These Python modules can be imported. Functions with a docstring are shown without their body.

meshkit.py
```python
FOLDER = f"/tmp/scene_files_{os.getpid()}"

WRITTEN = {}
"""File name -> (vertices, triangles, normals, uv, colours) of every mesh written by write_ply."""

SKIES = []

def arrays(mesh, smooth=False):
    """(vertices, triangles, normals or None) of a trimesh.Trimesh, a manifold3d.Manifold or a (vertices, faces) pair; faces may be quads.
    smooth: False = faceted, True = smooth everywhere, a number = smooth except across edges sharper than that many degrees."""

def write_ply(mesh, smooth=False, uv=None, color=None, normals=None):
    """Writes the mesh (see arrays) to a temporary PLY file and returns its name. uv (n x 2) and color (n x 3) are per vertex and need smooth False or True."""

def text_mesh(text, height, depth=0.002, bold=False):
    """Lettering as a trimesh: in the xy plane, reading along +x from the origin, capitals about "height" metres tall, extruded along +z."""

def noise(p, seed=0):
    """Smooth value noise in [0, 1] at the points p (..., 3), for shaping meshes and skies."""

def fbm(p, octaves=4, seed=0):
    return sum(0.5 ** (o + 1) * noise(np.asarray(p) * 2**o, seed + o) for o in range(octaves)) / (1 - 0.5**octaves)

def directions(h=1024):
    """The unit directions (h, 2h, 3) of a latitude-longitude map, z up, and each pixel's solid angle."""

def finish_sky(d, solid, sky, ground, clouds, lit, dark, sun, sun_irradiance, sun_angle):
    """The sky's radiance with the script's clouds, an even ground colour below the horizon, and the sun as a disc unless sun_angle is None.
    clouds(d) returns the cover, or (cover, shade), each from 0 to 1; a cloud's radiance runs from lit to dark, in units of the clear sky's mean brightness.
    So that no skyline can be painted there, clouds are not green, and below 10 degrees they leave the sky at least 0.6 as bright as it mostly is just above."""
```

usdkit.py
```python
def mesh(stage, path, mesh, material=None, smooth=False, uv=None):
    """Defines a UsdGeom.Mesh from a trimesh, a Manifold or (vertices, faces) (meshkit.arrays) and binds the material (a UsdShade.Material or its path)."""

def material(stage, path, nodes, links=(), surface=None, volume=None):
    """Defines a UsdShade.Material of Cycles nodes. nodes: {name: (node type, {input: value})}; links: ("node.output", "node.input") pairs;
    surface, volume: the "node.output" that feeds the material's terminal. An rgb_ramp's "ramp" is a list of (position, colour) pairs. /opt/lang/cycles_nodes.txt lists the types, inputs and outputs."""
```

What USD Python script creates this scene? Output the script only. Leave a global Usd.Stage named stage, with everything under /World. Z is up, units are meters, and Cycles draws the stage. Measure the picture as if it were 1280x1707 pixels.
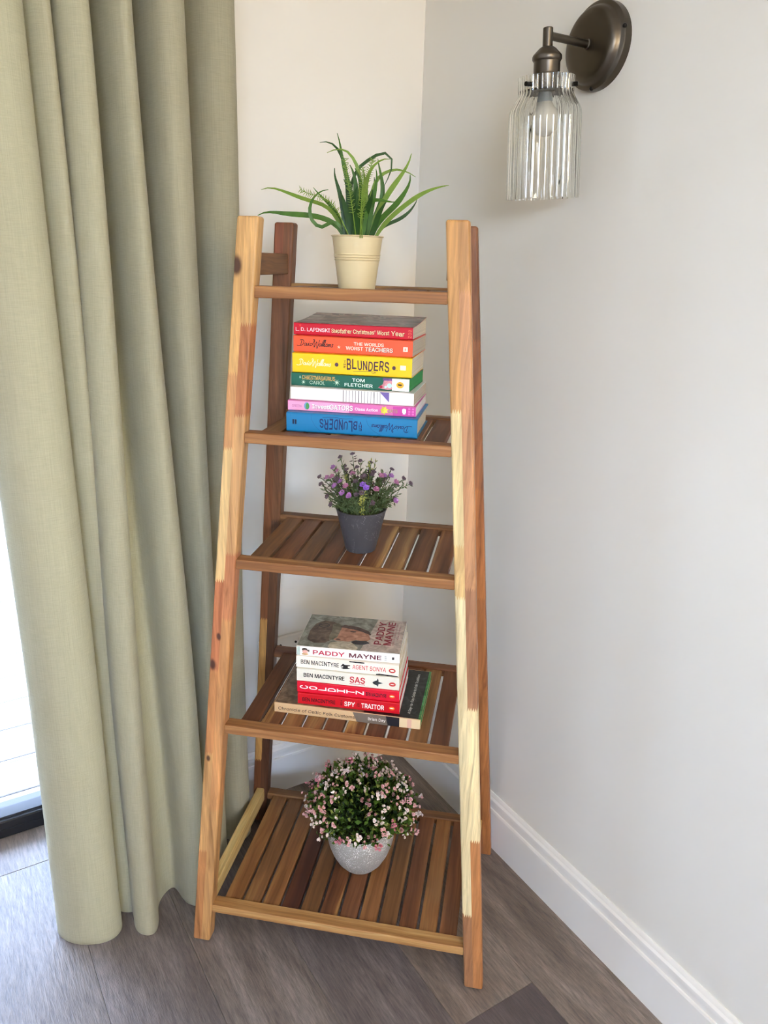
import math, random
import numpy as np, trimesh, usdkit, meshkit
import manifold3d as m3
from shapely import geometry as sg, affinity
from scipy.interpolate import CubicSpline
from pxr import Usd, UsdGeom, UsdLux, UsdShade, Gf

stage = Usd.Stage.CreateInMemory()
UsdGeom.SetStageUpAxis(stage, 'Z')
UsdGeom.Xform.Define(stage, '/World')
UsdGeom.Scope.Define(stage, '/World/Looks')
rnd = random.Random(7)

# ------------------------------------------------------------------ camera, sky, sun, exposure
F_PX = 1266.7
CAM = (-1.0142, -1.505, 1.2971)
RIGHT, UP, FWD = (0.8494, -0.5271, 0.0269), (0.1432, 0.2792, 0.9495), (0.5079, 0.8027, -0.3126)
cam = UsdGeom.Camera.Define(stage, '/World/camera')
cam.CreateHorizontalApertureAttr(36.0)
cam.CreateFocalLengthAttr(36.0 * F_PX / 1280)
cam.CreateClippingRangeAttr((0.05, 1000))
cam.AddTransformOp().Set(Gf.Matrix4d(*RIGHT, 0, *UP, 0, *(-c for c in FWD), 0, *CAM, 1))
cam.CreateExposureAttr(0.14)
SKY, SUN, UNSEEN_LAMP = 2.2, 5.0, 42.0

sky = UsdLux.DomeLight.Define(stage, '/World/sky')
sky.CreateIntensityAttr(1.0)
sky_m = usdkit.material(stage, '/World/Looks/sky', {
    's': ('sky_texture', {'sky_type': 'multiple_scattering', 'sun_disc': False, 'sun_elevation': 0.65, 'sun_rotation': 1.1, 'aerosol_density': 1.6}),
    'w': ('mix', {'fac': 0.6, 'color2': (7.2, 8.5, 12.2)}),
    'b': ('background_shader', {'strength': SKY})}, [('s.color', 'w.color1'), ('w.color', 'b.color')], surface='b.background')
UsdShade.MaterialBindingAPI.Apply(sky.GetPrim()).Bind(sky_m)
sun = UsdLux.DistantLight.Define(stage, '/World/sun')
sun.CreateIntensityAttr(SUN); sun.CreateAngleAttr(0.6); sun.CreateColorAttr((1.0, 0.95, 0.86))
def aim(prim, d):                                    # the light shines along d
    d = np.array(d, float) / np.linalg.norm(d); z = -d
    x = np.cross((0, 0, 1), z); x /= np.linalg.norm(x); y = np.cross(z, x)
    prim.AddTransformOp().Set(Gf.Matrix4d(*x, 0, *y, 0, *z, 0, 0, 0, 0, 1))
aim(sun, (-0.80, -0.27, -0.62))

# ------------------------------------------------------------------ helpers
def lin(*c):
    if len(c) == 1: c = c[0]
    return tuple((v / 255 / 12.92) if v / 255 <= 0.04045 else ((v / 255 + 0.055) / 1.055) ** 2.4 for v in c)

class G:
    """A small node graph: g(kind, input=value or 'node.output')."""
    def __init__(s, name): s.name, s.n, s.l = name, {}, []
    def __call__(s, kind, **kw):
        k = f'n{len(s.n)}'; lit = {}
        for a, b in kw.items():
            if isinstance(b, str) and b.startswith('@'): s.l.append((b[1:], f'{k}.{a}'))
            else: lit[a] = b
        s.n[k] = (kind, lit); return '@' + k
    def done(s, out): return usdkit.material(stage, '/World/Looks/' + s.name, s.n, s.l, surface=out[1:])

MATS = {}
def plain(name, rgb, rough=0.6, **kw):
    if name not in MATS:
        g = G(name); p = g('principled_bsdf', base_color=lin(rgb), roughness=rough, **kw)
        MATS[name] = g.done(p + '.BSDF')
    return MATS[name]

used = {}
def fresh(parent, name):
    k = (parent, name); n = used.get(k, -1) + 1; used[k] = n
    return f'{parent}/{name}' + (f'_{n:03d}' if n else '')
def path_of(o): return '/World' if o is None else str(o.GetPath())
def obj(name, mesh, mat, parent=None, smooth=30, label=None, kind=None):
    p = usdkit.mesh(stage, fresh(path_of(parent), name), mesh, mat, smooth=smooth).GetPrim()
    if label: p.SetCustomDataByKey('label', label)
    if kind: p.SetCustomDataByKey('kind', kind)
    return p
def tag(p, label=None, cat=None, group=None, kind=None):
    for k, v in (('label', label), ('category', cat), ('group', group), ('kind', kind)):
        if v: p.SetCustomDataByKey(k, v)
    return p
def thing(name, label, cat, loc=(0, 0, 0), rz=0.0, group=None):
    x = UsdGeom.Xform.Define(stage, fresh('/World', name))
    x.AddTranslateOp().Set(Gf.Vec3d(*map(float, loc))); x.AddRotateZOp().Set(float(rz))
    return tag(x.GetPrim(), label, cat, group)
def group_x(name, label, kind='structure'):
    return tag(UsdGeom.Xform.Define(stage, fresh('/World', name)).GetPrim(), label, None, None, kind)

def cat(*ms): return trimesh.util.concatenate([m for m in ms if m is not None])
def box(x0, x1, y0, y1, z0, z1):
    m = trimesh.creation.box([x1 - x0, y1 - y0, z1 - z0]); m.apply_translation([(x0 + x1) / 2, (y0 + y1) / 2, (z0 + z1) / 2]); return m
def hexa(corners, r=0.0015):
    """Eight corners (bottom ring of four, then top ring of four) as a chamfered block."""
    c = np.array(corners, float); nb = {i: [(i // 4) * 4 + (i + 1) % 4, (i // 4) * 4 + (i + 3) % 4, (i + 4) % 8] for i in range(8)}
    pts = []
    for i in range(8):
        e = [(c[j] - c[i]) / np.linalg.norm(c[j] - c[i]) * r for j in nb[i]]
        pts += [c[i] + e[0] + e[1], c[i] + e[0] + e[2], c[i] + e[1] + e[2]]
    return trimesh.convex.convex_hull(np.array(pts))
def hexr(corners, r=0.003, sub=1):
    """The same with rounded edges."""
    c = np.array(corners, float); nb = {i: [(i // 4) * 4 + (i + 1) % 4, (i // 4) * 4 + (i + 3) % 4, (i + 4) % 8] for i in range(8)}
    s = trimesh.creation.icosphere(sub, r).vertices
    return trimesh.convex.convex_hull(np.vstack([c[i] + sum((c[j] - c[i]) / np.linalg.norm(c[j] - c[i]) * r for j in nb[i]) + s for i in range(8)]))
def bx(x0, x1, y0, y1, z0, z1, r=0.0015, rnd_=False):
    c = [(x0, y0, z0), (x1, y0, z0), (x1, y1, z0), (x0, y1, z0), (x0, y0, z1), (x1, y0, z1), (x1, y1, z1), (x0, y1, z1)]
    return (hexr if rnd_ else hexa)(c, r)
def lathe(profile, n=48, closed=False):
    """Revolves (r, z) points about z."""
    p = np.array(profile, float); a = np.linspace(0, 2 * np.pi, n, endpoint=False)
    v = np.stack([p[:, None, 0] * np.cos(a), p[:, None, 0] * np.sin(a), np.repeat(p[:, None, 1], n, 1)], -1).reshape(-1, 3)
    k, f = len(p), []
    for i in range(k if closed else k - 1):
        for j in range(n):
            a0, a1, b0, b1 = i * n + j, i * n + (j + 1) % n, ((i + 1) % k) * n + j, ((i + 1) % k) * n + (j + 1) % n
            f += [(a0, a1, b1), (a0, b1, b0)]
    m = trimesh.Trimesh(v, f, process=False); m.merge_vertices(); m.update_faces(m.nondegenerate_faces()); return m
def tube(pts, radii, n=6):
    P = np.array(pts, float); R = np.broadcast_to(np.asarray(radii, float), len(P)); T = np.gradient(P, axis=0); T /= np.linalg.norm(T, axis=1, keepdims=True)
    ref = np.array([0.3, 0.5, 0.81]); V = []
    for p, t, r in zip(P, T, R):
        u = np.cross(t, ref); u /= np.linalg.norm(u); w = np.cross(t, u)
        for k in range(n): V.append(p + r * (math.cos(2 * math.pi * k / n) * u + math.sin(2 * math.pi * k / n) * w))
    f = []
    for i in range(len(P) - 1):
        for k in range(n):
            a, b, c, d = i * n + k, i * n + (k + 1) % n, (i + 1) * n + k, (i + 1) * n + (k + 1) % n
            f += [(a, b, d), (a, d, c)]
    for base, sgn in ((0, -1), ((len(P) - 1) * n, 1)):
        for k in range(1, n - 1): f.append((base, base + k, base + k + 1) if sgn > 0 else (base, base + k + 1, base + k))
    return trimesh.Trimesh(V, f, process=False)
def extrude(poly, h): return trimesh.creation.extrude_polygon(poly, h, engine='earcut')

# ------------------------------------------------------------------ materials
def wood(name, axis, tones, seed, band=26.0, fine=170.0, rough=0.5, lam=None, knots=()):
    """Oiled acacia with grain along an axis. tones: ramp of heartwood to sapwood. lam: laminated post of two finger-jointed halves,
    (expression of the glue line, [(z, colour)], [(z, colour)])."""
    g = G(name); tc = g('texture_coordinate') + '.object'
    k = {'x': 0, 'y': 1, 'z': 2}[axis]
    sc = lambda a, b: tuple(b if i == k else a for i in range(3))
    warp = g('noise_texture', vector=tc, scale=9.0, detail=1.0)
    wv = g('vector_math', math_type='multiply_add', vector1=warp + '.color', vector2=(0.012,) * 3, vector3=tc) + '.vector'
    m1 = g('mapping', vector=wv, location=(seed * 1.7, seed * 2.3, seed * 0.9), scale=sc(band, 1.1)) + '.vector'
    n1 = g('noise_texture', vector=m1, scale=1.0, detail=3.0, roughness=0.55, distortion=0.5)
    m2 = g('mapping', vector=wv, location=(seed, seed, seed), scale=sc(fine, 5.0)) + '.vector'
    n2 = g('noise_texture', vector=m2, scale=1.0, detail=4.0, roughness=0.65)
    ramp = g('rgb_ramp', fac=n1 + '.fac', ramp=tones) + '.color'
    if lam:
        (ax, az, a0), r1, r2 = lam
        s = g('separate_xyz', vector=tc)
        side = g('math', math_type='multiply_add', value1=s + '.z', value2=az, value3=a0) + '.value'
        side = g('math', math_type='multiply_add', value1=s + '.x', value2=ax, value3=side) + '.value'
        side = g('math', math_type='greater_than', value1=side, value2=0.0) + '.value'
        xy = g('math', math_type='add', value1=s + '.x', value2=s + '.y') + '.value'
        tri = g('math', math_type='pingpong', value1=xy, value2=0.0019) + '.value'
        z1 = g('math', math_type='multiply_add', value1=tri, value2=4.0, value3=s + '.z') + '.value'
        zt = g('math', math_type='divide', value1=z1, value2=1.4) + '.value'
        c1 = g('rgb_ramp', fac=zt, ramp=[(z / 1.4, c) for z, c in r1], interpolate=False) + '.color'
        c2 = g('rgb_ramp', fac=zt, ramp=[(z / 1.4, c) for z, c in r2], interpolate=False) + '.color'
        tone = g('mix', fac=side, color1=c1, color2=c2) + '.color'
        ramp = g('mix', mix_type='multiply', fac=1.0, color1=tone, color2=ramp) + '.color'
    fib = g('map_range', value=n2 + '.fac', from_min=0.3, from_max=0.75, to_min=0.72, to_max=1.12) + '.result'
    col = g('mix', mix_type='multiply', fac=1.0, color1=ramp, color2=fib) + '.color'
    col = g('mix', mix_type='multiply', fac=1.0, color1=col, color2=(0.83, 0.80, 0.74) if lam else (0.88, 0.93, 0.84)) + '.color'
    for (p, r) in knots:
        d = g('vector_math', math_type='subtract', vector1=wv, vector2=tuple(np.array(p) + 0.006)) + '.vector'
        d = g('vector_math', math_type='multiply', vector1=d, vector2=sc(1.0, 0.55)) + '.vector'
        d = g('vector_math', math_type='length', vector1=d) + '.value'
        f = g('map_range', range_type='smoothstep', value=d, from_min=r * 0.55, from_max=r * 1.35, to_min=0.95, to_max=0.0) + '.result'
        col = g('mix', fac=f, color1=col, color2=lin(58, 30, 20)) + '.color'
    b = g('bump', height=n2 + '.fac', strength=0.12, distance=0.002) + '.normal'
    p = g('principled_bsdf', base_color=col, roughness=rough, normal=b, specular_ior_level=0.4)
    return g.done(p + '.BSDF')

GOLD = [(0.25, lin(140, 92, 54)), (0.42, lin(174, 122, 74)), (0.55, lin(190, 140, 90)), (0.72, lin(218, 180, 126))]
BROWN = [(0.25, lin(84, 52, 33)), (0.45, lin(122, 80, 50)), (0.6, lin(146, 98, 62)), (0.78, lin(196, 152, 98))]
RED = [(0.25, lin(86, 48, 34)), (0.45, lin(122, 74, 50)), (0.6, lin(144, 92, 60)), (0.8, lin(176, 124, 80))]
DARK = [(0.25, lin(66, 36, 24)), (0.45, lin(102, 60, 40)), (0.62, lin(124, 76, 50)), (0.85, lin(170, 118, 72))]
PALE = [(0.2, lin(176, 128, 74)), (0.5, lin(220, 180, 118)), (0.8, lin(240, 212, 158))]
GREY = [(0.28, (0.5, 0.46, 0.43)), (0.42, (0.84, 0.82, 0.8)), (0.52, (0.95, 0.95, 0.95)), (0.72, (1.32, 1.3, 1.24))]

def paint(name, rgb, rough=0.55, bump=0.06):
    g = G(name); tc = g('geometry') + '.position'
    n = g('noise_texture', vector=tc, scale=220.0, detail=3.0)
    n2 = g('noise_texture', vector=tc, scale=2.2, detail=2.0)
    c = g('mix', fac=n2 + '.fac', color1=lin(rgb), color2=lin([v - 5 for v in rgb])) + '.color'
    b = g('bump', height=n + '.fac', strength=bump, distance=0.002) + '.normal'
    return g.done(g('principled_bsdf', base_color=c, roughness=rough, normal=b, specular_ior_level=0.35) + '.BSDF')
M_WALL = paint('wall_paint', (230, 224, 212))
M_CEIL = paint('ceiling_paint', (240, 237, 230), 0.8)
M_TRIM = paint('trim_paint', (236, 231, 222), 0.35, 0.02)

def floor_mat(i, a, b, c):
    g = G(f'floor_wood_{i}'); tc = g('geometry') + '.position'
    m1 = g('mapping', vector=tc, location=(i * 3.1, i * 1.7, 0), scale=(14, 2.2, 1)) + '.vector'
    n1 = g('noise_texture', vector=m1, scale=1.0, detail=4.0, distortion=1.2)
    m2 = g('mapping', vector=tc, location=(i, i * 2, 0), scale=(230, 24, 1)) + '.vector'
    n2 = g('noise_texture', vector=m2, scale=1.0, detail=5.0, roughness=0.7)
    r = g('rgb_ramp', fac=n1 + '.fac', ramp=[(0.25, lin(a)), (0.5, lin(b)), (0.75, lin(c))]) + '.color'
    f = g('map_range', value=n2 + '.fac', from_min=0.3, from_max=0.7, to_min=0.5, to_max=1.5) + '.result'
    col = g('mix', mix_type='multiply', fac=1.0, color1=r, color2=f) + '.color'
    bmp = g('bump', height=n2 + '.fac', strength=0.55, distance=0.003) + '.normal'
    ro = g('map_range', value=n2 + '.fac', from_min=0.3, from_max=0.7, to_min=0.36, to_max=0.22) + '.result'
    return g.done(g('principled_bsdf', base_color=col, roughness=ro, normal=bmp, specular_ior_level=0.5) + '.BSDF')
M_FLOOR = [floor_mat(0, (92, 82, 77), (114, 104, 98), (138, 128, 122)), floor_mat(1, (86, 77, 74), (104, 95, 92), (128, 118, 115)),
           floor_mat(2, (98, 86, 77), (122, 109, 99), (144, 132, 122)), floor_mat(3, (76, 66, 64), (92, 82, 80), (112, 102, 99))]

def linen():
    g = G('sage_linen'); tc = g('texture_coordinate') + '.object'
    mv = g('mapping', vector=tc, scale=(700, 700, 14)) + '.vector'; mh = g('mapping', vector=tc, scale=(60, 60, 900)) + '.vector'
    a = g('noise_texture', vector=mv, scale=1.0, detail=2.0); b = g('noise_texture', vector=mh, scale=1.0, detail=2.0)
    s = g('math', math_type='add', value1=a + '.fac', value2=b + '.fac') + '.value'
    f = g('map_range', value=s, from_min=0.6, from_max=1.4, to_min=0.84, to_max=1.14) + '.result'
    col = g('mix', mix_type='multiply', fac=1.0, color1=lin(180, 173, 146), color2=f) + '.color'
    bm = g('bump', height=s, strength=0.25, distance=0.0015) + '.normal'
    p = g('principled_bsdf', base_color=col, roughness=0.9, normal=bm, sheen_weight=0.15, specular_ior_level=0.2)
    t = g('translucent_bsdf', color=lin(196, 188, 160), normal=bm)
    return g.done(g('mix_closure', fac=0.33, closure1=p + '.BSDF', closure2=t + '.BSDF') + '.closure')
M_LINEN = linen()

M_FRAME = plain('black_aluminium', (26, 26, 30), 0.42, specular_ior_level=0.35)
M_RUBBER = plain('black_rubber', (18, 18, 18), 0.7)
def pane(name):
    g = G(name); f = g('fresnel', IOR=1.45) + '.fac'
    return g.done(g('mix_closure', fac=f, closure1=g('transparent_bsdf', color=(0.97, 0.98, 0.97)) + '.BSDF', closure2=g('glossy_bsdf', color=(1, 1, 1), roughness=0.0) + '.BSDF') + '.closure')
M_PANE = pane('door_glass')
g = G('fluted_glass'); M_GLASS = g.done(g('glass_bsdf', color=(0.98, 0.985, 0.98), roughness=0.0, IOR=1.46) + '.BSDF')
M_BULB = plain('opal_glass', (226, 222, 212), 0.3)
def bronze():
    g = G('antique_bronze'); tc = g('texture_coordinate') + '.object'
    n = g('noise_texture', vector=tc, scale=30.0, detail=2.0)
    c = g('mix', fac=n + '.fac', color1=lin(82, 75, 67), color2=lin(100, 93, 83)) + '.color'
    return g.done(g('principled_bsdf', base_color=c, metallic=1.0, roughness=0.34) + '.BSDF')
M_BRONZE = bronze()

# ------------------------------------------------------------------ the room
WIN = []                                                            # openings of the room
def wall_mesh(poly, a, n, t):
    """A wall: polygon in (s, z), placed with s along a from the corner, thickness t away from the room (n points into the room)."""
    m = extrude(poly, t); v = np.array(m.vertices)
    m.vertices = v[:, :1] * np.array([*a, 0]) + v[:, 1:2] * np.array([0, 0, 1.0]) - v[:, 2:3] * np.array([*n, 0]); m.fix_normals(); return m
AL = math.radians(1.2)
RD, RN = np.array([-math.sin(AL), -math.cos(AL)]), np.array([-math.cos(AL), math.sin(AL)])     # right wall: along, and into the room
def rw(s, d, z): return np.array([*(s * RD + d * RN), z])
CEIL, DEPTH, WIDTH = 2.42, 4.0, 4.3
BB = 0.014                                                          # baseboard thickness: the walls stand this far behind its face
back = sg.Polygon([(-0.2, 0), (WIDTH, 0), (WIDTH, CEIL), (-0.2, CEIL)]).difference(sg.box(0.62, -1, 3.5, 2.1))
m = wall_mesh(back, (-1, 0), (0, -1), 0.25); m.apply_translation([0, BB, 0])
tag(obj('wall_back', m, M_WALL, smooth=False), 'cream painted wall behind the curtain and the shelf', None, None, 'structure')
right = sg.Polygon([(-0.2, 0), (DEPTH + 0.3, 0), (DEPTH + 0.3, CEIL), (-0.2, CEIL)])
m = wall_mesh(right, RD, RN, 0.2); m.apply_translation([*(-BB * RN), 0])
tag(obj('wall_right', m, M_WALL, smooth=False), 'pale painted wall with the lamp on it', None, None, 'structure')
left = sg.Polygon([(-0.2, 0), (DEPTH + 0.2, 0), (DEPTH + 0.2, CEIL), (-0.2, CEIL)])
m = wall_mesh(left, (0, -1), (1, 0), 0.2); m.apply_translation([-WIDTH, 0, 0])
tag(obj('wall_left', m, M_WALL, smooth=False), 'painted wall across the room', None, None, 'structure')
front = sg.Polygon([(-0.1, 0), (WIDTH + 0.2, 0), (WIDTH + 0.2, CEIL), (-0.1, CEIL)]).difference(sg.box(1.5, 0.9, 2.8, 2.1))  # out of view; the window opening is sized for the daylight it lets in
m = wall_mesh(front, (-1, 0), (0, 1), 0.2); m.apply_translation([0, -DEPTH, 0])
tag(obj('wall_front', m, M_WALL, smooth=False), 'unseen wall behind the camera, its window opening sized to light the room', None, None, 'structure')
tag(obj('ceiling', box(-WIDTH - 0.2, 0.2, -DEPTH - 0.2, 0.25, CEIL, CEIL + 0.15), M_CEIL, smooth=False), 'white painted ceiling', None, None, 'structure')

# baseboards: a moulded profile (d, z) swept along each wall
prof = [(0, 0), (BB, 0), (BB, 0.096), (BB - 0.0015, 0.100), (BB - 0.004, 0.1015), (BB - 0.0045, 0.108), (BB - 0.0035, 0.115), (BB - 0.0045, 0.121), (BB - 0.008, 0.1255), (BB - 0.0095, 0.1305), (0.002, 0.134), (0, 0.134)]
pp = sg.Polygon(prof)
def base_mesh(a, n, s0, s1):
    m = extrude(pp, s1 - s0); v = np.array(m.vertices); a3, n3 = np.array([*a, 0]), np.array([*n, 0])
    m.vertices = (v[:, 2:3] + s0) * a3 + (v[:, :1] - BB) * n3 + v[:, 1:2] * np.array([0, 0, 1.0]); m.fix_normals(); return m
b = base_mesh((-1, 0), (0, -1), -0.012, 0.60); tag(obj('baseboard_back', b, M_TRIM, smooth=20), 'white moulded baseboard between curtain and corner', None, None, 'structure')
b = base_mesh(RD, RN, 0.0, DEPTH); tag(obj('baseboard_right', b, M_TRIM, smooth=20), 'white moulded baseboard running below the wall lamp', None, None, 'structure')

# floor of wood-effect planks, parallel to the right wall
fl = group_x('floor', 'grey brown wood-effect plank floor')
obj('subfloor', box(-WIDTH, 0.2, -DEPTH, 0.17, -0.05, -0.0085), plain('screed', (60, 56, 52), 0.9), fl, smooth=False)
PW = 0.176
frnd = random.Random(11)
for k in range(-1, 25):
    x1 = -0.1665 + PW - PW * k if k >= 0 else -0.1665 + 2 * PW; x0 = x1 - PW
    if k == -1: x0, x1 = -0.1665 + PW, 0.1
    x0, x1 = max(x0, -WIDTH), x1
    if x1 - x0 < 0.01: continue
    ends = [0.046]; y = {1: -0.741, 2: -1.33, 0: -1.62, 3: -1.45, 4: -1.18, 5: -1.32}.get(k, 0.046 - frnd.uniform(0.35, 1.25))
    while y > -DEPTH: ends.append(y); y -= 1.24
    ends.append(-DEPTH)
    for i in range(len(ends) - 1):
        mi = {(1, 0): 2, (1, 1): 3, (0, 0): 2, (0, 1): 0, (2, 0): 1, (3, 0): 0, (4, 0): 1}.get((k, i), frnd.randrange(3))
        obj('plank', hexa([(x0 + 2e-4, ends[i + 1] + 2e-4, -0.0085), (x1 - 2e-4, ends[i + 1] + 2e-4, -0.0085), (x1 - 2e-4, ends[i] - 2e-4, -0.0085), (x0 + 2e-4, ends[i] - 2e-4, -0.0085),
                           (x0 + 2e-4, ends[i + 1] + 2e-4, 0), (x1 - 2e-4, ends[i + 1] + 2e-4, 0), (x1 - 2e-4, ends[i] - 2e-4, 0), (x0 + 2e-4, ends[i] - 2e-4, 0)], 0.0007), M_FLOOR[mi], fl, smooth=False)
    if -3.5 < x0 and x1 < -0.6:
        obj('plank', bx(x0 + 2e-4, x1 - 2e-4, 0.0464, 0.1695, -0.0085, 0, 0.0007), M_FLOOR[2 if k % 2 else 0], fl, smooth=False)

# glazed door in the back wall, with its black frame
dr = group_x('door_1', 'black framed glass door behind the curtain')
sill = sg.Polygon([(0.17, 0), (0.17, 0.020), (0.172, 0.021), (0.172, 0.038), (0.175, 0.041), (0.183, 0.042), (0.184, 0.046), (0.203, 0.047), (0.240, 0.047), (0.245, 0.0)])
m = extrude(sill, 2.87); v = np.array(m.vertices); m.vertices = np.stack([-0.625 - v[:, 2], v[:, 0], v[:, 1]], 1); m.fix_normals()
obj('sill', m, M_FRAME, dr, smooth=25)
for x in (-0.66, -1.62, -2.58, -3.49): obj('stile', bx(x - 0.035, x + 0.035, 0.200, 0.240, 0.046, 2.05, 0.002), M_FRAME, dr, smooth=False)
obj('head', bx(-3.5, -0.62, 0.18, 0.25, 2.05, 2.1, 0.002), M_FRAME, dr, smooth=False)
for x0, x1 in ((-1.585, -0.695), (-2.545, -1.655), (-3.455, -2.615)): obj('pane', box(x0, x1, 0.212, 0.218, 0.046, 2.05), M_PANE, dr, smooth=False)

# outside: sunlit pale decking, then grass
pt = group_x('patio', 'sunlit pale plank paving outside the glass door')
def deck_mat():
    g = G('pale_paving'); tc = g('geometry') + '.position'
    m1 = g('mapping', vector=tc, scale=(3, 60, 1)) + '.vector'; n = g('noise_texture', vector=m1, scale=1.0, detail=4.0, distortion=0.6)
    c = g('rgb_ramp', fac=n + '.fac', ramp=[(0.3, lin(58, 56, 56)), (0.45, lin(100, 96, 94)), (0.7, lin(126, 121, 119))]) + '.color'
    return g.done(g('principled_bsdf', base_color=c, roughness=0.7) + '.BSDF')
M_DECK = deck_mat()
obj('bedding', box(-6, 3, 0.27, 6, -0.07, -0.026), plain('mortar', (120, 114, 108), 0.9), pt, smooth=False)
for r in range(-1, 18):
    y0 = 0.336 + r * 0.1545 if r >= 0 else 0.271; y1 = 0.336 + (r + 1) * 0.1545
    off = (r * 0.37) % 0.9
    for c in range(-2, 1):
        obj('paving_plank', bx(c * 3.0 + off + 0.802, c * 3.0 + off + 3.798, y0 + 0.002, y1 - 0.002, -0.026, -0.006, 0.002), M_DECK, pt, smooth=False)
tag(obj('lawn', box(-40, 40, 6, 60, -0.12, -0.06), plain('lawn_green', (104, 118, 80), 0.95), smooth=False), 'flat green lawn beyond the paving', None, None, 'structure')
tag(obj('ground', box(-40, 40, -60, 60, -0.25, -0.13), plain('soil', (120, 112, 100), 0.95), smooth=False), 'plain ground around the house', None, None, 'structure')

# an unseen lamp behind the camera, placed to warm the back wall
def unseen_floor_lamp(x, y, h):
    t = thing('unseen_floor_lamp', 'unseen floor lamp near the front wall, placed to warm the back wall', 'floor lamp', (x, y, 0), 0)
    mt = plain('lamp_black', (34, 32, 30), 0.45)
    obj('base', lathe([(0, 0), (.14, 0), (.14, .012), (.135, .018), (.02, .022), (0, .022)], 48), mt, t)
    obj('pole', tube([(0, 0, .02), (0, 0, h * .5), (0, 0, h - .235)], .011, 16), mt, t)
    obj('shade_holder', lathe([(0, h - .24), (.06, h - .235), (.07, h - .215), (.062, h - .205), (0, h - .21)], 32), mt, t)
    L = UsdLux.SphereLight.Define(stage, f'{t.GetPath()}/unseen_lamp_light'); L.CreateRadiusAttr(0.2); L.CreateIntensityAttr(UNSEEN_LAMP); L.CreateColorAttr((1.0, 0.82, 0.54)); L.AddTranslateOp().Set((0, 0, h))
unseen_floor_lamp(-0.75, -3.2, 1.75)

# ------------------------------------------------------------------ curtain
CURT = [  # plan points (x, y) at the hem and at the top, read along the cloth
    (-.868, -.190, -.868, -.178), (-.884, -.178, -.884, -.165), (-.899, -.150, -.899, -.146), (-.906, -.155, -.907, -.152), (-.898, -.203, -.900, -.196), (-.866, -.229, -.866, -.215), (-.822, -.236, -.828, -.215),
    (-.801, -.212, -.807, -.194), (-.812, -.150, -.812, -.122), (-.790, -.186, -.790, -.180), (-.772, -.194, -.772, -.192), (-.7630, -.176, -.7645, -.172),
    (-.776, -.136, -.776, -.122), (-.778, -.168, -.766, -.140), (-.776, -.205, -.758, -.168), (-.774, -.254, -.747, -.198), (-.755, -.267, -.730, -.210), (-.737, -.243, -.7135, -.190),
    (-.724, -.200, -.722, -.105), (-.688, -.176, -.704, -.098), (-.667, -.236, -.684, -.172), (-.645, -.251, -.665, -.202), (-.622, -.234, -.6485, -.184),
    (-.626, -.168, -.664, -.100), (-.616, -.103, -.642, -.074), (-.599, -.150, -.624, -.156), (-.577, -.194, -.594, -.200), (-.5585, -.170, -.5705, -.182),
    (-.572, -.096, -.584, -.082), (-.547, -.078, -.552, -.072), (-.512, -.112, -.512, -.132), (-.492, -.108, -.479, -.136), (-.4765, -.094, -.460, -.108), (-.4745, -.070, -.4585, -.070), (-.478, -.015, -.465, -.015)]
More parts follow.
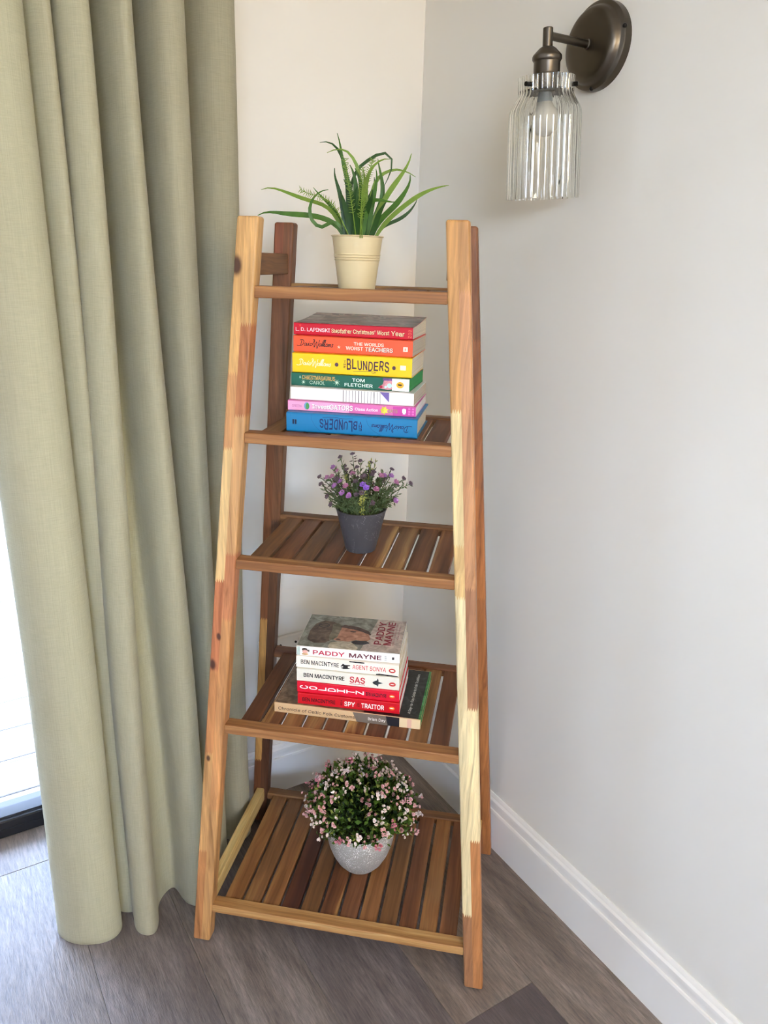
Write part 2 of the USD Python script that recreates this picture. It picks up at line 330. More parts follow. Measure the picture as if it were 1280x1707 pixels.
def curtain():
    K = np.array(CURT); t = np.r_[0, np.cumsum(np.hypot(*np.diff(K[:, :2], axis=0).T))]
    sb, st = CubicSpline(t, K[:, :2]), CubicSpline(t, K[:, 2:]); u = np.linspace(0, t[-1], 520)
    B, T = sb(u), st(u); zs = np.r_[0.0006, 0.010, 0.03, np.linspace(0.08, 2.385, 70)]
    rows_o, rows_i = [], []
    for z in zs:
        w = np.clip(z / 1.7, 0, 1.3); w = w * w * (3 - 2 * w) if w < 1 else 1
        P = B * (1 - w) + T * w
        q = np.stack([u * 9, np.full_like(u, z * 1.6), np.zeros_like(u)], 1)
        P = P + np.stack([(meshkit.noise(q, 3) - 0.5) * 0.008, (meshkit.noise(q, 5) - 0.5) * 0.012], 1)
        d = np.gradient(P, axis=0); n = np.stack([d[:, 1], -d[:, 0]], 1); n /= np.linalg.norm(n, axis=1, keepdims=True)
        hem = 0.0012 + (0.0008 if z < 0.05 else 0)
        zz = np.full(len(u), z) + (0.0008 * (meshkit.noise(np.stack([u * 6, u * 0, u * 0], 1), 9)) if z < 0.02 else 0)
        rows_o.append(np.c_[P + n * hem, zz]); rows_i.append(np.c_[P - n * hem, zz])
    A, I = np.array(rows_o), np.array(rows_i); nr, nc = len(zs), len(u)
    V = np.r_[A.reshape(-1, 3), I.reshape(-1, 3)]; o = nr * nc; f = []
    idx = lambda i, j: i * nc + j
    for i in range(nr - 1):
        for j in range(nc - 1):
            a, b_, c, d_ = idx(i, j), idx(i, j + 1), idx(i + 1, j + 1), idx(i + 1, j)
            f += [(a, b_, c), (a, c, d_), (o + a, o + c, o + b_), (o + a, o + d_, o + c)]
    for j in range(nc - 1):
        a, b_ = idx(0, j), idx(0, j + 1); f += [(a, o + a, o + b_), (a, o + b_, b_)]
        a, b_ = idx(nr - 1, j), idx(nr - 1, j + 1); f += [(a, b_, o + b_), (a, o + b_, o + a)]
    for i in range(nr - 1):
        a, d_ = idx(i, 0), idx(i + 1, 0); f += [(a, d_, o + d_), (a, o + d_, o + a)]
        a, d_ = idx(i, nc - 1), idx(i + 1, nc - 1); f += [(a, o + a, o + d_), (a, o + d_, d_)]
    return trimesh.Trimesh(V, f, process=False)
tag(obj('curtain', curtain(), M_LINEN, smooth=True), 'long sage green linen curtain gathered in deep folds beside the glass door', 'curtain')
rail = tag(obj('curtain_track', bx(-3.4, -0.42, -0.19, -0.13, 2.385, CEIL, 0.002), plain('white_enamel', (235, 235, 232), 0.4), smooth=False), 'slim white curtain track under the ceiling', 'curtain track')

# ------------------------------------------------------------------ ladder shelf (built in its own axes: x along the rails, y to the back)
CX, CY = 0.008, 0.813
A42 = math.radians(-42)
def s2w(p):
    x, y = p[0] - CX, p[1] - CY
    return (math.cos(A42) * x - math.sin(A42) * y, math.sin(A42) * x + math.cos(A42) * y, p[2] if len(p) > 2 else 0.0)
ORG = s2w((0, 0, 0))
H, W0, TW, YF0, TF, DB, TB, PWD, PD, RT, REC = 1.3573, 0.288, 0.0834, 0.1103, 0.0521, 0.4879, 0.0711, 0.0347, 0.0291, 0.0178, 0.0028
ZS = (0.0906, 0.4909, 0.8103, 1.0285, 1.2569)
NSLAT = (12, 10, 9, 8, 7)
xo = lambda z: W0 - TW * z
yf = lambda z: YF0 + TF * z
yb = lambda z: DB - TB * z
C = lambda *c: lin(c)
# finger-jointed halves of each post: (height, colour) from the foot up
FLo = [(0, C(190, 132, 84)), (0.215, C(214, 164, 108)), (0.43, C(202, 140, 90)), (0.60, C(190, 120, 82)), (0.77, C(232, 196, 140)), (1.0, C(208, 154, 104)), (1.12, C(226, 178, 116))]
FLi = [(0, C(206, 156, 102)), (0.31, C(210, 152, 100)), (0.70, C(204, 136, 94)), (0.82, C(216, 168, 116)), (1.055, C(190, 126, 82)), (1.20, C(218, 172, 114))]
FRo = [(0, C(196, 134, 84)), (0.325, C(244, 224, 178)), (0.585, C(178, 128, 94)), (0.80, C(206, 152, 108)), (1.26, C(196, 146, 92))]
FRi = [(0, C(176, 126, 90)), (0.165, C(240, 222, 178)), (0.78, C(226, 190, 132)), (0.87, C(236, 212, 160)), (1.085, C(210, 158, 98))]
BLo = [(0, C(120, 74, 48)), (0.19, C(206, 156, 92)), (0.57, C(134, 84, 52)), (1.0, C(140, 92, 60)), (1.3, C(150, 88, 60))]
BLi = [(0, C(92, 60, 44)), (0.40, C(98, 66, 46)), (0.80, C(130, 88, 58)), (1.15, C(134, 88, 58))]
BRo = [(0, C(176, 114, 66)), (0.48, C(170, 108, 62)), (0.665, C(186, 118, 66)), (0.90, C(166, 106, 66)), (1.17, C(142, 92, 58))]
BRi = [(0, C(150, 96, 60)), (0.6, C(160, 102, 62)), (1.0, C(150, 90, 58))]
shelf = thing('ladder_shelf', 'tall five-tier slatted acacia wood ladder shelf standing across the corner', 'shelf', ORG, -42)
def post(sx, front, mat):
    c = []
    for z in (0.004, H):
        y0 = yf(z) if front else yb(z) - PD
        xa, xb = (sx * xo(z), sx * (xo(z) - PWD)); xa, xb = min(xa, xb), max(xa, xb)
        c += [(xa, y0, z), (xb, y0, z), (xb, y0 + PD, z), (xa, y0 + PD, z)]
    obj('post', hexr(c, 0.0042, 2), mat, shelf, smooth=40)
    z = 0.0; y = (yf(z) if front else yb(z) - PD) + PD / 2; x = sx * (xo(z) - PWD / 2)
    f = trimesh.creation.cylinder(0.0085, 0.0055, sections=24); f.apply_translation([x, y, 0.0029]); obj('foot_pad', f, M_RUBBER, shelf, smooth=40)
def post_mat(name, sx, outer, inner, seed, knots=()):
    # glue line half way across the post: outer half where sx * x - (W0 - PWD / 2) + TW * z > 0
    return wood(name, 'z', GREY, seed, band=75.0, fine=260.0, lam=((sx, TW, -(W0 - PWD / 2)), inner, outer), knots=knots, rough=0.46)
kn = lambda sx, f, z: (sx * (xo(z) - PWD * f), yf(z), z)
post(-1, True, post_mat('post_wood', -1, FLo, FLi, 1.3, [(kn(-1, 0.12, 1.287), 0.009), (kn(-1, 0.2, 0.612), 0.006), (kn(-1, 0.42, 0.668), 0.004), (kn(-1, 0.3, 0.42), 0.004)]))
post(1, True, post_mat('post_wood_b', 1, FRo, FRi, 4.1))
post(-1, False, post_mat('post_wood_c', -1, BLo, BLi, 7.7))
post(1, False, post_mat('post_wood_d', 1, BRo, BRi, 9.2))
RAILW = [wood(f'rail_wood_{i}', 'x', t, 3.3 * i + 1, band=60.0, fine=230.0) for i, t in enumerate((GOLD, BROWN, RED))]
fr_t = [(0.25, lin(124, 76, 44)), (0.45, lin(152, 98, 58)), (0.6, lin(170, 116, 72)), (0.8, lin(202, 154, 100))]
FRW = [wood(f'front_rail_wood_{i}', 'x', fr_t if i else GOLD, 2.1 * i + 5, band=70.0, fine=230.0) for i in range(5)]
SLW = [wood(f'slat_wood_{i}', 'y', t, 1.9 * i + 2, band=38.0, fine=210.0) for i, t in enumerate((
    BROWN, DARK, RED, [(0.25, lin(84, 46, 30)), (0.5, lin(128, 78, 50)), (0.58, lin(186, 136, 84)), (0.8, lin(214, 170, 112))],
    [(0.25, lin(112, 66, 40)), (0.5, lin(150, 98, 60)), (0.75, lin(178, 128, 80))], [(0.25, lin(58, 30, 24)), (0.5, lin(86, 46, 34)), (0.75, lin(112, 66, 46))]))]
SL_PICK = [[4, 0, 4, 5, 0, 3, 2, 4, 0, 2, 4, 2], [1, 3, 4, 0, 2, 3, 1, 2, 0, 2], [0, 2, 0, 1, 1, 3, 0, 1, 2], [0, 2, 1, 3, 0, 2, 3, 1], [2, 0, 1, 0, 2, 1, 0]]
SLAT_W, PITCH = 0.0332, 0.039
for i, z in enumerate(ZS):
    zm = z - RT / 2; xr = xo(zm) - PWD + 0.0006
    y0 = yf(zm) + REC; obj('front_rail', bx(-xr, xr, y0, y0 + 0.0262, z - RT, z, 0.0022, True), FRW[i], shelf, smooth=40)
    y1 = yb(zm) - REC; obj('back_rail', bx(-xr, xr, y1 - 0.0235, y1, z - RT, z, 0.0022, True), RAILW[(1, 2, 1, 1, 1)[i]], shelf, smooth=40)
    n = NSLAT[i]
    for k in range(n):
        xc = (k - (n - 1) / 2) * PITCH
        obj('slat', bx(xc - SLAT_W / 2, xc + SLAT_W / 2, y0 + 0.0242, y1 - 0.0215, z - 0.0155, z - 0.004, 0.0012), SLW[SL_PICK[i][k]], shelf, smooth=False)
for sx in (-1, 1):
    for z0, z1, mt in ((1.272, 1.306, 1), (0.073, 0.106, 0)):
        zm = (z0 + z1) / 2; xc = sx * (xo(zm) - PWD / 2 - (.002 if sx < 0 else .011))
        m = bx(xc - 0.009, xc + 0.009, yf(zm) + PD - 0.0012, yb(zm) - PD + 0.0012, z0, z1, 0.0022, True)
        obj('side_rail', m, wood(f'side_rail_wood_{sx + 1}_{mt}', 'y', BROWN if mt else PALE, 5.5 + sx + mt, band=60.0), shelf, smooth=40)

# ------------------------------------------------------------------ lettering
_txt = {}
def text2d(t, bold):
    k = (t, bold)
    if k not in _txt:
        m = meshkit.text_mesh(t, 1.0, 0.02, bold); v = np.array(m.vertices); v[:, 0] -= v[:, 0].min(); _txt[k] = (v, np.array(m.faces))
    return _txt[k]
INK = 0.00018
def letter(t, x0, x1, z0, z1, bold=True, slant=0.0, flip=False, wob=0.0, seed=1):
    """Lettering on a spine (facing -y): fills x0..x1, capitals from z0 to z1. flip: upside down."""
    v, f = text2d(t, bold); v = v.copy(); f = f
    if wob:
        r = np.random.default_rng(seed); ph = r.uniform(0, 6, 3)
        v[:, 1] += wob * np.sin(v[:, 0] * 2.1 + ph[0]) + wob * 0.6 * np.sin(v[:, 0] * 4.7 + ph[1]) * (v[:, 1] - 0.4)
    v[:, 0] += slant * v[:, 1]; v[:, 0] -= v[:, 0].min(); w = v[:, 0].max()
    X, Z = v[:, 0] / w * (x1 - x0), v[:, 1] * (z1 - z0)
    X, Z = (x1 - X, z1 - Z) if flip else (x0 + X, z0 + Z)
    y = -np.where(v[:, 2] > 0.01, INK, -0.0003)
    return trimesh.Trimesh(np.stack([X, y, Z], 1), f, process=False)
def shape(poly, x0=0.0, z0=0.0, s=1.0, sz=None, lift=INK):
    """A flat printed shape on a spine: polygon in (x, z)."""
    out = []
    for p in getattr(poly, 'geoms', [poly]):
        m = extrude(p, 1.0); v = np.array(m.vertices)
        out.append(trimesh.Trimesh(np.stack([x0 + v[:, 0] * s, np.where(v[:, 2] > 0.5, -lift, 0.0003), z0 + v[:, 1] * (sz or s)], 1), m.faces, process=False))
    return cat(*out)
def oval(a, b, n=28): return sg.Polygon([(a * math.cos(t), b * math.sin(t)) for t in np.linspace(0, 2 * np.pi, n, endpoint=False)])
def star(n, r0, r1): return sg.Polygon([((r0 if k % 2 else r1) * math.cos(math.pi * k / n + .3), (r0 if k % 2 else r1) * math.sin(math.pi * k / n + .3)) for k in range(2 * n)])
BIRD = sg.Polygon([(-.9, .1), (-.6, .42), (-.2, .38), (.5, .30), (.95, .1), (.5, -.12), (.3, -.42), (.05, -.2), (-.35, -.22), (-.7, -.15)])   # the bird of the paperback emblem, lying down
def twig(pts, w): return sg.LineString(pts).buffer(w / 2, cap_style='round')

STROKES = {'D': (.85, [[(-.5, .03), (-.1, -.06), (.2, .02)], [(.2, .02), (.3, .95)], [(-.05, .86), (.3, 1.0), (.66, .8), (.7, .45), (.45, .1), (.12, .0)]]),
           'a': (.5, [[(.38, .38), (.15, .42), (.02, .2), (.12, .02), (.32, .12), (.38, .38), (.4, .1), (.5, .03)]]), 'v': (.38, [[(0, .42), (.12, .02), (.34, .44)]]),
           'i': (.26, [[(.06, .4), (.1, .02), (.22, .06)], [(.12, .62), (.14, .66)]]), 'd': (.62, [[(.38, .36), (.15, .42), (.02, .2), (.12, .02), (.32, .1), (.5, 1.0)]]), ' ': (.18, []),
           'W': (.95, [[(0, .92), (.16, .0), (.42, .72), (.55, .0), (.92, 1.0)]]), 'l': (.26, [[(.08, .05), (.26, .95), (.14, .06), (.26, .06)]]),
           'm': (.62, [[(0, .38), (.05, .02), (.12, .32), (.22, .4), (.27, .02), (.34, .34), (.44, .4), (.48, .02), (.6, .06)]]), 's': (.36, [[(.3, .36), (.12, .4), (.08, .26), (.26, .16), (.2, .0), (0, .04)]])}
def handwriting(t, x0, x1, z0, z1, flip=False, w=.10):
    """Brush handwriting on a spine, from smoothed pen strokes."""
    ls, x = [], 0.0
    for c in t:
        adv, strokes = STROKES[c]
        for st in strokes:
            P = np.array(st, float); P[:, 0] += x + .18 * P[:, 1]
            if len(P) > 2:
                u = np.r_[0, np.cumsum(np.linalg.norm(np.diff(P, axis=0), axis=1))]; P = CubicSpline(u, P)(np.linspace(0, u[-1], len(P) * 4))
            ls.append(sg.LineString(P).buffer(w / 2, quad_segs=2))
        x += adv
    g_ = ls[0]
    for q in ls[1:]: g_ = g_.union(q)
    a0, b0, a1, b1 = g_.bounds; g_ = affinity.translate(g_, -a0, 0); k = (x1 - x0) / (a1 - a0)
    g_ = affinity.scale(g_, k, z1 - z0, origin=(0, 0))
    if flip: g_ = affinity.translate(affinity.scale(g_, -1, -1, origin=(0, 0)), x1 - x0, z1 - z0)
    return shape(g_, x0, z0)
def fancy(t, x0, x1, z0, z1, flip=False, seed=2, bold=True):
    """Playful capitals: each letter its own height and tilt."""
    r, n, out = np.random.default_rng(seed), len(t), []; c = (x1 - x0) / n
    for k, ch in enumerate(t):
        k2 = n - 1 - k if flip else k; q = (z1 - z0) * .13; a = letter(ch, x0 + c * (k2 + .06), x0 + c * (k2 + .90), z0 + r.uniform(-q, q), z1 + r.uniform(-q, q), bold, r.uniform(-.12, .12), flip); out.append(a)
    return out

# ------------------------------------------------------------------ books
def page_mat(name, rgb):
    g = G(name); tc = g('texture_coordinate') + '.object'
    m = g('mapping', vector=tc, scale=(3, 3, 1800)) + '.vector'; n = g('noise_texture', vector=m, scale=1.0, detail=2.0)
    f = g('map_range', value=n + '.fac', from_min=0.3, from_max=0.7, to_min=0.8, to_max=1.1) + '.result'
    c = g('mix', mix_type='multiply', fac=1.0, color1=lin(rgb), color2=f) + '.color'
    b = g('bump', height=n + '.fac', strength=0.5, distance=0.001) + '.normal'
    return g.done(g('principled_bsdf', base_color=c, roughness=0.85, normal=b) + '.BSDF')
PG = dict(cream=page_mat('cream_pages', (222, 208, 182)), grey=page_mat('grey_pages', (196, 182, 160)), white=page_mat('white_pages', (232, 228, 218)), green=page_mat('green_edged_pages', (42, 140, 72)), dgreen=page_mat('dark_green_edged_pages', (70, 138, 74)))
def book(name, label, group, fl, ang, L, D, T, z, rgb, pages='cream', hard=False, lift=0.0, cover_rough=0.38):
    """A book lying flat, spine to the front. fl: front left corner on the shelf, z: its underside."""
    w = s2w((fl[0], fl[1], z)); t = thing(name, label, 'book', w, -42 + ang, group)
    mat = plain(f'cover_{name}_{used[("/World", name)]}', rgb, cover_rough)
    LIFT[str(t.GetPath())] = 0.0010 if hard else 0.0001
    th = 0.0022 if hard else 0.0006; r = min(0.0035 if hard else 0.0015, T / 3)
    bulge = 0.0016 if hard else 0.0
    # cover: back board, spine and front board as one bent sheet (section in y, z; x along the spine)
    def ring(o):
        a = [(D, o)] + [(r + o * .2, o)] + [(r - r * math.sin(q) - bulge * math.sin(q) * .5 + o, r - r * math.cos(q) + o * math.cos(q)) for q in np.linspace(0.2, math.pi / 2, 5)]
        b_ = [(y, T - zz) for y, zz in a[::-1]]
        k = len(b_); b_ = [(y, zz + (lift * (max(0, (y - r) / (D - r))) ** 1.6)) for y, zz in b_]
        extra = [(D * q, T - o + lift * (q ** 1.6)) for q in (0.25, 0.5, 0.7, 0.85)]
        return a + b_[:-1] + extra + [b_[-1]]
    poly = sg.Polygon(ring(0.0) + ring(th)[::-1]).buffer(0)
    if poly.geom_type != 'Polygon': poly = max(poly.geoms, key=lambda p: p.area)
    m = extrude(poly, L); v = np.array(m.vertices); m.vertices = np.stack([v[:, 2], v[:, 0], v[:, 1]], 1); m.fix_normals()
    obj('cover', m, mat, t, smooth=35)
    ins = 0.003 if hard else 0.0004
    pb = [(ins, 0.0012, th + .0001), (L - ins, 0.0012, th + .0001), (L - ins, D - 0.001 - ins, th + .0001), (ins, D - 0.001 - ins, th + .0001)]
    e = 0.0001; top = [(x, y, T - th - e + (lift * 0.82 * max(0, y / D) if lift else 0)) for x, y, _ in pb]
    obj('pages', hexa(pb + top, 0.0002), PG[pages], t, smooth=False)
    return t
LIFT = {}
def print_mat(rgb):
    key = 'print_%d_%d_%d' % tuple(rgb)
    if key not in MATS:                                            # a printed photograph: soft tones around one colour
        g = G(key); n = g('noise_texture', vector=g('texture_coordinate') + '.object', scale=70.0, detail=3.0, distortion=.8)
        lo, hi = [max(0, v - 34) for v in rgb], [min(255, v + 26) for v in rgb]
        MATS[key] = g.done(g('principled_bsdf', base_color=g('rgb_ramp', fac=n + '.fac', ramp=[(.32, lin(lo)), (.52, lin(rgb)), (.68, lin(hi))]) + '.color', roughness=.35) + '.BSDF')
    return MATS[key]
def ink(t, rgb, *ms, name='lettering', label=None, rough=0.45):
    ms = [m.copy() for m in ms]
    for m in ms:
        if m.bounds[0][1] < 0.0005: m.apply_translation([0, -LIFT[str(t.GetPath())], 0])
    key = 'ink_%d_%d_%d' % tuple(rgb)
    obj(name, cat(*ms), print_mat(rgb) if name in ('picture', 'cover_print') else plain(key, rgb, rough), t, smooth=False, label=label)
def emblem(t, x, z, a, b, ground, bird, ring_only=False):
    if ring_only: ink(t, ground, shape(oval(a, b).difference(oval(a * .62, b * .58)), x, z), name='emblem'); return
    ink(t, ground, shape(oval(a, b), x, z), name='emblem', label='small oval emblem')
    ink(t, (250, 248, 240), shape(affinity.scale(BIRD, a * .82, b * .82, origin=(0, 0)), x, z, lift=0.0003), name='emblem', label='white bird of the emblem')
    if bird: ink(t, bird, shape(affinity.scale(sg.Polygon([(-.9, .1), (-.6, .42), (-.2, .38), (.5, .30), (.95, .1), (.3, .12), (-.3, .1)]), a * .8, b * .8, origin=(0, 0)), x, z, lift=0.0004), name='emblem', label='dark back of the bird')

G1, G2 = 'books in the upper stack', 'books in the lower stack'
z = 1.0247
# blue hardback, lying upside down
T = 0.0326; L = 0.2186
b = book('hardback_book', 'thick blue hardback at the foot of the upper book stack, its lettering upside down', G1, (-0.1113, 0.2142), 0.5, L, 0.150, T, z, (14, 118, 170), 'cream', True)
NV = (12, 34, 92)
ink(b, NV, *fancy('BLUNDERS', 0.056, 0.121, 0.0085, 0.0235, True, 4), shape(twig([(0.062, .0268), (0.08, .0282), (0.1, .0265), (.112, .0275)], .0007)))
ink(b, NV, *(letter(c, 0.1225, 0.1275, 0.0085 + 0.0055 * k, 0.0125 + 0.0055 * k, True, 0, True) for k, c in enumerate('EHT')))
ink(b, NV, handwriting('David Walliams', 0.143, 0.210, 0.0105, 0.0205, True))
ink(b, (10, 26, 60), shape(sg.box(0, 0, .0028, .0075), .0105, .0135), shape(sg.box(0, 0, .0028, .0075), .0145, .0135), name='emblem')
ink(b, (16, 96, 150), shape(twig([(.042, .031), (.043, .022), (.049, .012), (.058, .004)], .0005)), shape(twig([(.134, .031), (.137, .02), (.146, .01), (.16, .003)], .0005)), name='line_drawing')
z += T + 0.0002
# pink
T = 0.0166; L = 0.2158
b = book('paperback_book', 'thin pink paperback lying on the blue hardback', G1, (-0.1140, 0.2310), 0.4, L, 0.142, T, z, (210, 104, 164), 'white')
ink(b, (232, 160, 196), shape(sg.box(0.0008, .0008, .105, T - .0008), lift=.0001), name='spine_panel', label='lighter pink end of the spine')
ink(b, (170, 90, 140), letter('GREEN', 0.0075, 0.0235, .006, .0098, False))
ink(b, (110, 150, 190), shape(oval(.0047, .0062), .0328, .0085), name='emblem')
ink(b, (70, 140, 70), shape(oval(.003, .0056), .0338, .0082, lift=.0003), name='emblem')
ink(b, (120, 70, 100), letter('Investi', .0427, .0728, .0048, .0112), letter('GATORS', .0728, .1115, .0042, .0122), name='lettering_shadow')
ink(b, (250, 246, 240), *(lambda a: [setattr(m, 'vertices', m.vertices + [-.0005, -.0003, .0005]) or m for m in a])([letter('Investi', .0427, .0728, .0048, .0112), letter('GATORS', .0728, .1115, .0042, .0122)]))
ink(b, (252, 236, 244), letter('Class Action', .1145, .1530, .0058, .0102))
ink(b, (196, 60, 150), shape(sg.box(.178, .0008, L - .0008, T - .0008), lift=.0001), name='spine_panel', label='magenta end of the spine')
ink(b, (206, 196, 50), shape(star(7, .0045, .0075), .1635, .0085), name='picture')
ink(b, (150, 150, 84), letter('BATS', .1705, .1855, .0050, .0108))
ink(b, (250, 246, 246), shape(sg.box(-.0022, -.0045, .0022, .0045).union(sg.box(-.0034, -.002, .0034, .0035)), .1965, .0085), name='emblem')
ink(b, (224, 110, 184), *(shape(sg.box(0, 0, .0036, .003), .2032 + .006 * (k % 2), .003 + .0042 * (k // 2)) for k in range(6)), name='pattern')
z += T + 0.0002
# white
T = 0.0210; L = 0.2090
b = book('paperback_book', 'white paperback with fine dark stripes in the upper stack, on the pink one', G1, (-0.1118, 0.2405), -1.2, L, 0.136, T, z, (238, 234, 230), 'grey')
ink(b, (60, 56, 66), *(shape(sg.box(0, .0008, .0009 if k % 5 == 0 else .0005, T - .001), .0905 + .0052 * k) for k in range(13)), name='pattern')
ink(b, (112, 92, 160), shape(sg.Polygon([(.1525, T - .0008), (.168, T - .0008), (.168, .0045)]), lift=.0003), name='pattern')
z += T + 0.0002
# green
T = 0.0212; L = 0.2030
b = book('paperback_book', 'dark green paperback with green page edges, fourth from the top of its stack', G1, (-0.1150, 0.2560), -2.4, L, 0.130, T, z, (14, 92, 74), 'green')
ink(b, (190, 214, 196), letter('A', .0142, .0172, .0124, .0164), letter('CAROL', .0325, .0595, .0034, .0090, False))
ink(b, (202, 160, 84), letter('CHRISTMASAURUS', .0192, .0765, .0108, .0174, True, 0, False, .05, 3))
for x, zc, s in ((.0215, .0062, .0042), (.0795, .0085, .0062)): ink(b, (206, 226, 208), shape(cat_ := sg.MultiPolygon([p for p in [star(8, .22, 1.0)]]), x, zc, s), name='snowflake')
ink(b, (226, 240, 232), letter('TOM', .1060, .1275, .0118, .0170), letter('FLETCHER', .0930, .1410, .0036, .0088))
ink(b, (244, 242, 236), shape(sg.box(.1735, .0006, L - .0006, T - .0006), lift=.0001), name='spine_panel', label='white end of the spine')
ink(b, (196, 130, 140), shape(sg.Polygon([(.150, .004), (.158, .0105), (.16, .0165), (.173, .017), (.174, .003), (.166, .0016)])), name='picture')
ink(b, (96, 64, 128), shape(sg.box(.158, .0168, .1735, .0205)), name='picture')
ink(b, (170, 214, 214), shape(oval(.0042, .0038), .1695, .0086, lift=.0003), shape(oval(.0022, .0022), .163, .0062, lift=.0003), name='picture')
ink(b, (178, 30, 66), shape(oval(.0028, .0022), .1552, .006, lift=.0003), name='picture')
ink(b, (226, 170, 40), shape(oval(.0062, .0052), .1872, .0105), name='emblem', label='small oval emblem')
ink(b, (40, 26, 20), shape(affinity.scale(BIRD, .0046, .004, origin=(0, 0)), .1872, .0105, lift=.0003), name='emblem', label='dark bird of the emblem')
z += T + 0.0002
# yellow
T = 0.0320; L = 0.2034
b = book('paperback_book', 'thick yellow paperback, third from the top of the upper stack', G1, (-0.1140, 0.2600), -0.8, L, 0.134, T, z, (250, 200, 4), 'cream')
BRN = (74, 44, 62)
ink(b, (255, 244, 200), handwriting('David Walliams', .007, .067, .0125, .0225))
ink(b, BRN, shape(oval(.0031, .0033), .0765, .0158), shape(oval(.0030, .0032), .1735, .0150), name='dot')
ink(b, BRN, *fancy('BLUNDERS', .0930, .1665, .0095, .0245, False, 8), shape(twig([(.105, .0062), (.122, .0066), (.136, .0078), (.143, .006), (.139, .0045), (.136, .006)], .0006)))
ink(b, BRN, *(letter(c, .0890, .0925, .0112 + .0042 * k, .0145 + .0042 * k) for k, c in enumerate('EHT')))
ink(b, (255, 250, 214), shape(sg.box(-.0048, -.0038, .0048, .0038), .1885, .0160), name='emblem')
z += T + 0.0002
# orange
T = 0.0268; L = 0.2045
b = book('paperback_book', 'orange red paperback, second from the top of the upper stack', G1, (-0.1165, 0.2760), -2.3, L, 0.130, T, z, (240, 92, 52), 'grey')
ink(b, (38, 14, 16), handwriting('David Walliams', .006, .070, .0105, .0205))
ink(b, (252, 214, 190), shape(star(5, .3, 1.0), .0795, .0108, .0034), name='star')
ink(b, (250, 232, 216), letter('THE WORLDS', .1050, .1560, .0150, .0200), letter('WORST', .0915, .1210, .0072, .0128))
ink(b, (120, 40, 40), letter('TEACHERS', .1252, .1722, .0058, .0122), name='lettering_shadow')
m_ = letter('TEACHERS', .1246, .1714, .0064, .0128); m_.vertices = m_.vertices + [0, -.0003, 0]; ink(b, (250, 232, 216), m_)
ink(b, (252, 236, 222), shape(sg.box(-.0038, -.0038, .0038, .0038), .1925, .0125), name='emblem')
ink(b, (240, 130, 90), shape(sg.box(-.0012, -.002, -.0002, .002), .1925, .0125, lift=.0003), shape(sg.box(.0004, -.002, .0014, .002), .1925, .0125, lift=.0003), name='emblem')
z += T + 0.0002
# red, with a lifting dark cover
T = 0.0196; L = 0.2055
b = book('paperback_book', 'red paperback with a dark lifting cover on top of the upper stack', G1, (-0.1200, 0.2900), -2.4, L, 0.130, T, z, (212, 8, 44), 'cream', lift=0.009)
def cover_print():
    g = G('dark_red_cover_print'); tc = g('texture_coordinate') + '.object'
    n = g('noise_texture', vector=g('mapping', vector=tc, scale=(1, 1.6, 1)) + '.vector', scale=17.0, detail=3.0, distortion=1.5)
    c = g('rgb_ramp', fac=n + '.fac', ramp=[(0.36, lin(58, 18, 24)), (0.47, lin(96, 44, 40)), (0.53, lin(150, 116, 98)), (0.6, lin(72, 58, 50)), (0.7, lin(150, 130, 112))]) + '.color'
    return g.done(g('principled_bsdf', base_color=c, roughness=0.3) + '.BSDF')
def cover_sheet(L, D, T, lift, y0=.0016, n=14, e=.0004):
    q = np.linspace(y0, D, n); zc = T + 0.009 * 0 + lift * np.clip((q - .0015) / (D - .0015), 0, 1) ** 1.6
    pl = sg.Polygon([*zip(q, zc - .0001), *zip(q[::-1], zc[::-1] + e)])
    m = extrude(pl, L); v = np.array(m.vertices); m.vertices = np.stack([v[:, 2], v[:, 0], v[:, 1]], 1); m.fix_normals(); return m
obj('cover_print', cover_sheet(L, 0.130, T, 0.009), cover_print(), b, smooth=35, label='dark mottled picture on the front cover')
CREAM = (250, 226, 176)
ink(b, (250, 226, 226), letter('L. D. LAPINSKI', .0035, .0640, .0062, .0120))
blob = [letter('Stepfather', .0665, .1015, .0058, .0122, True, 0, False, .05, 1), letter("Christmas'", .1040, .1420, .0058, .0122, True, 0, False, .05, 2), letter('Worst', .1450, .1660, .0058, .0122, True, 0, False, .05, 3), letter('Year', .1690, .1915, .0052, .0125, True, 0, False, .05, 4)]
sh_ = [m.copy() for m in blob]
for m in sh_: m.vertices = m.vertices + [.0006, .00005, -.0006]
ink(b, (128, 20, 30), *sh_, name='lettering_shadow'); ink(b, CREAM, *blob)
ink(b, (240, 120, 90), *(letter(c, .1975, .2035, .003 + .0048 * k, .0062 + .0048 * k) for k, c in enumerate('NOS')))
ink(b, (236, 60, 50), shape(star(5, .5, 1.0), .0115, .0155, .0028), name='star')

# lower stack
z = 0.4871
T = 0.0202; L = 0.2765
b = book('paperback_book', 'wide tan and black paperback at the foot of the lower stack', G2, (-0.1398, 0.2060), 0.2, L, 0.176, T, z, (204, 170, 128), 'dgreen')
ink(b, (52, 38, 30), letter('Chronicle of Celtic Folk Customs', .0075, .1545, .0062, .0122, False, .08))
ink(b, (112, 100, 88), shape(sg.Polygon([(.158, .0006), (.150, T - .0006), (.235, T - .0006), (.235, .0006)]), lift=.0001), name='spine_panel', label='grey part of the spine')
ink(b, (26, 26, 32), shape(sg.Polygon([(.216, .0006), (.212, T - .0006), (.2375, T - .0006), (.2375, .0006)]), lift=.0002), name='spine_panel', label='black part of the spine')
ink(b, (224, 200, 158), shape(sg.box(.2375, .0006, L - .001, T - .0006), lift=.0002), name='spine_panel', label='cream end of the spine')
ink(b, (216, 172, 150), shape(sg.box(.2520, .0010, .2600, T - .001), lift=.0003), name='spine_panel')
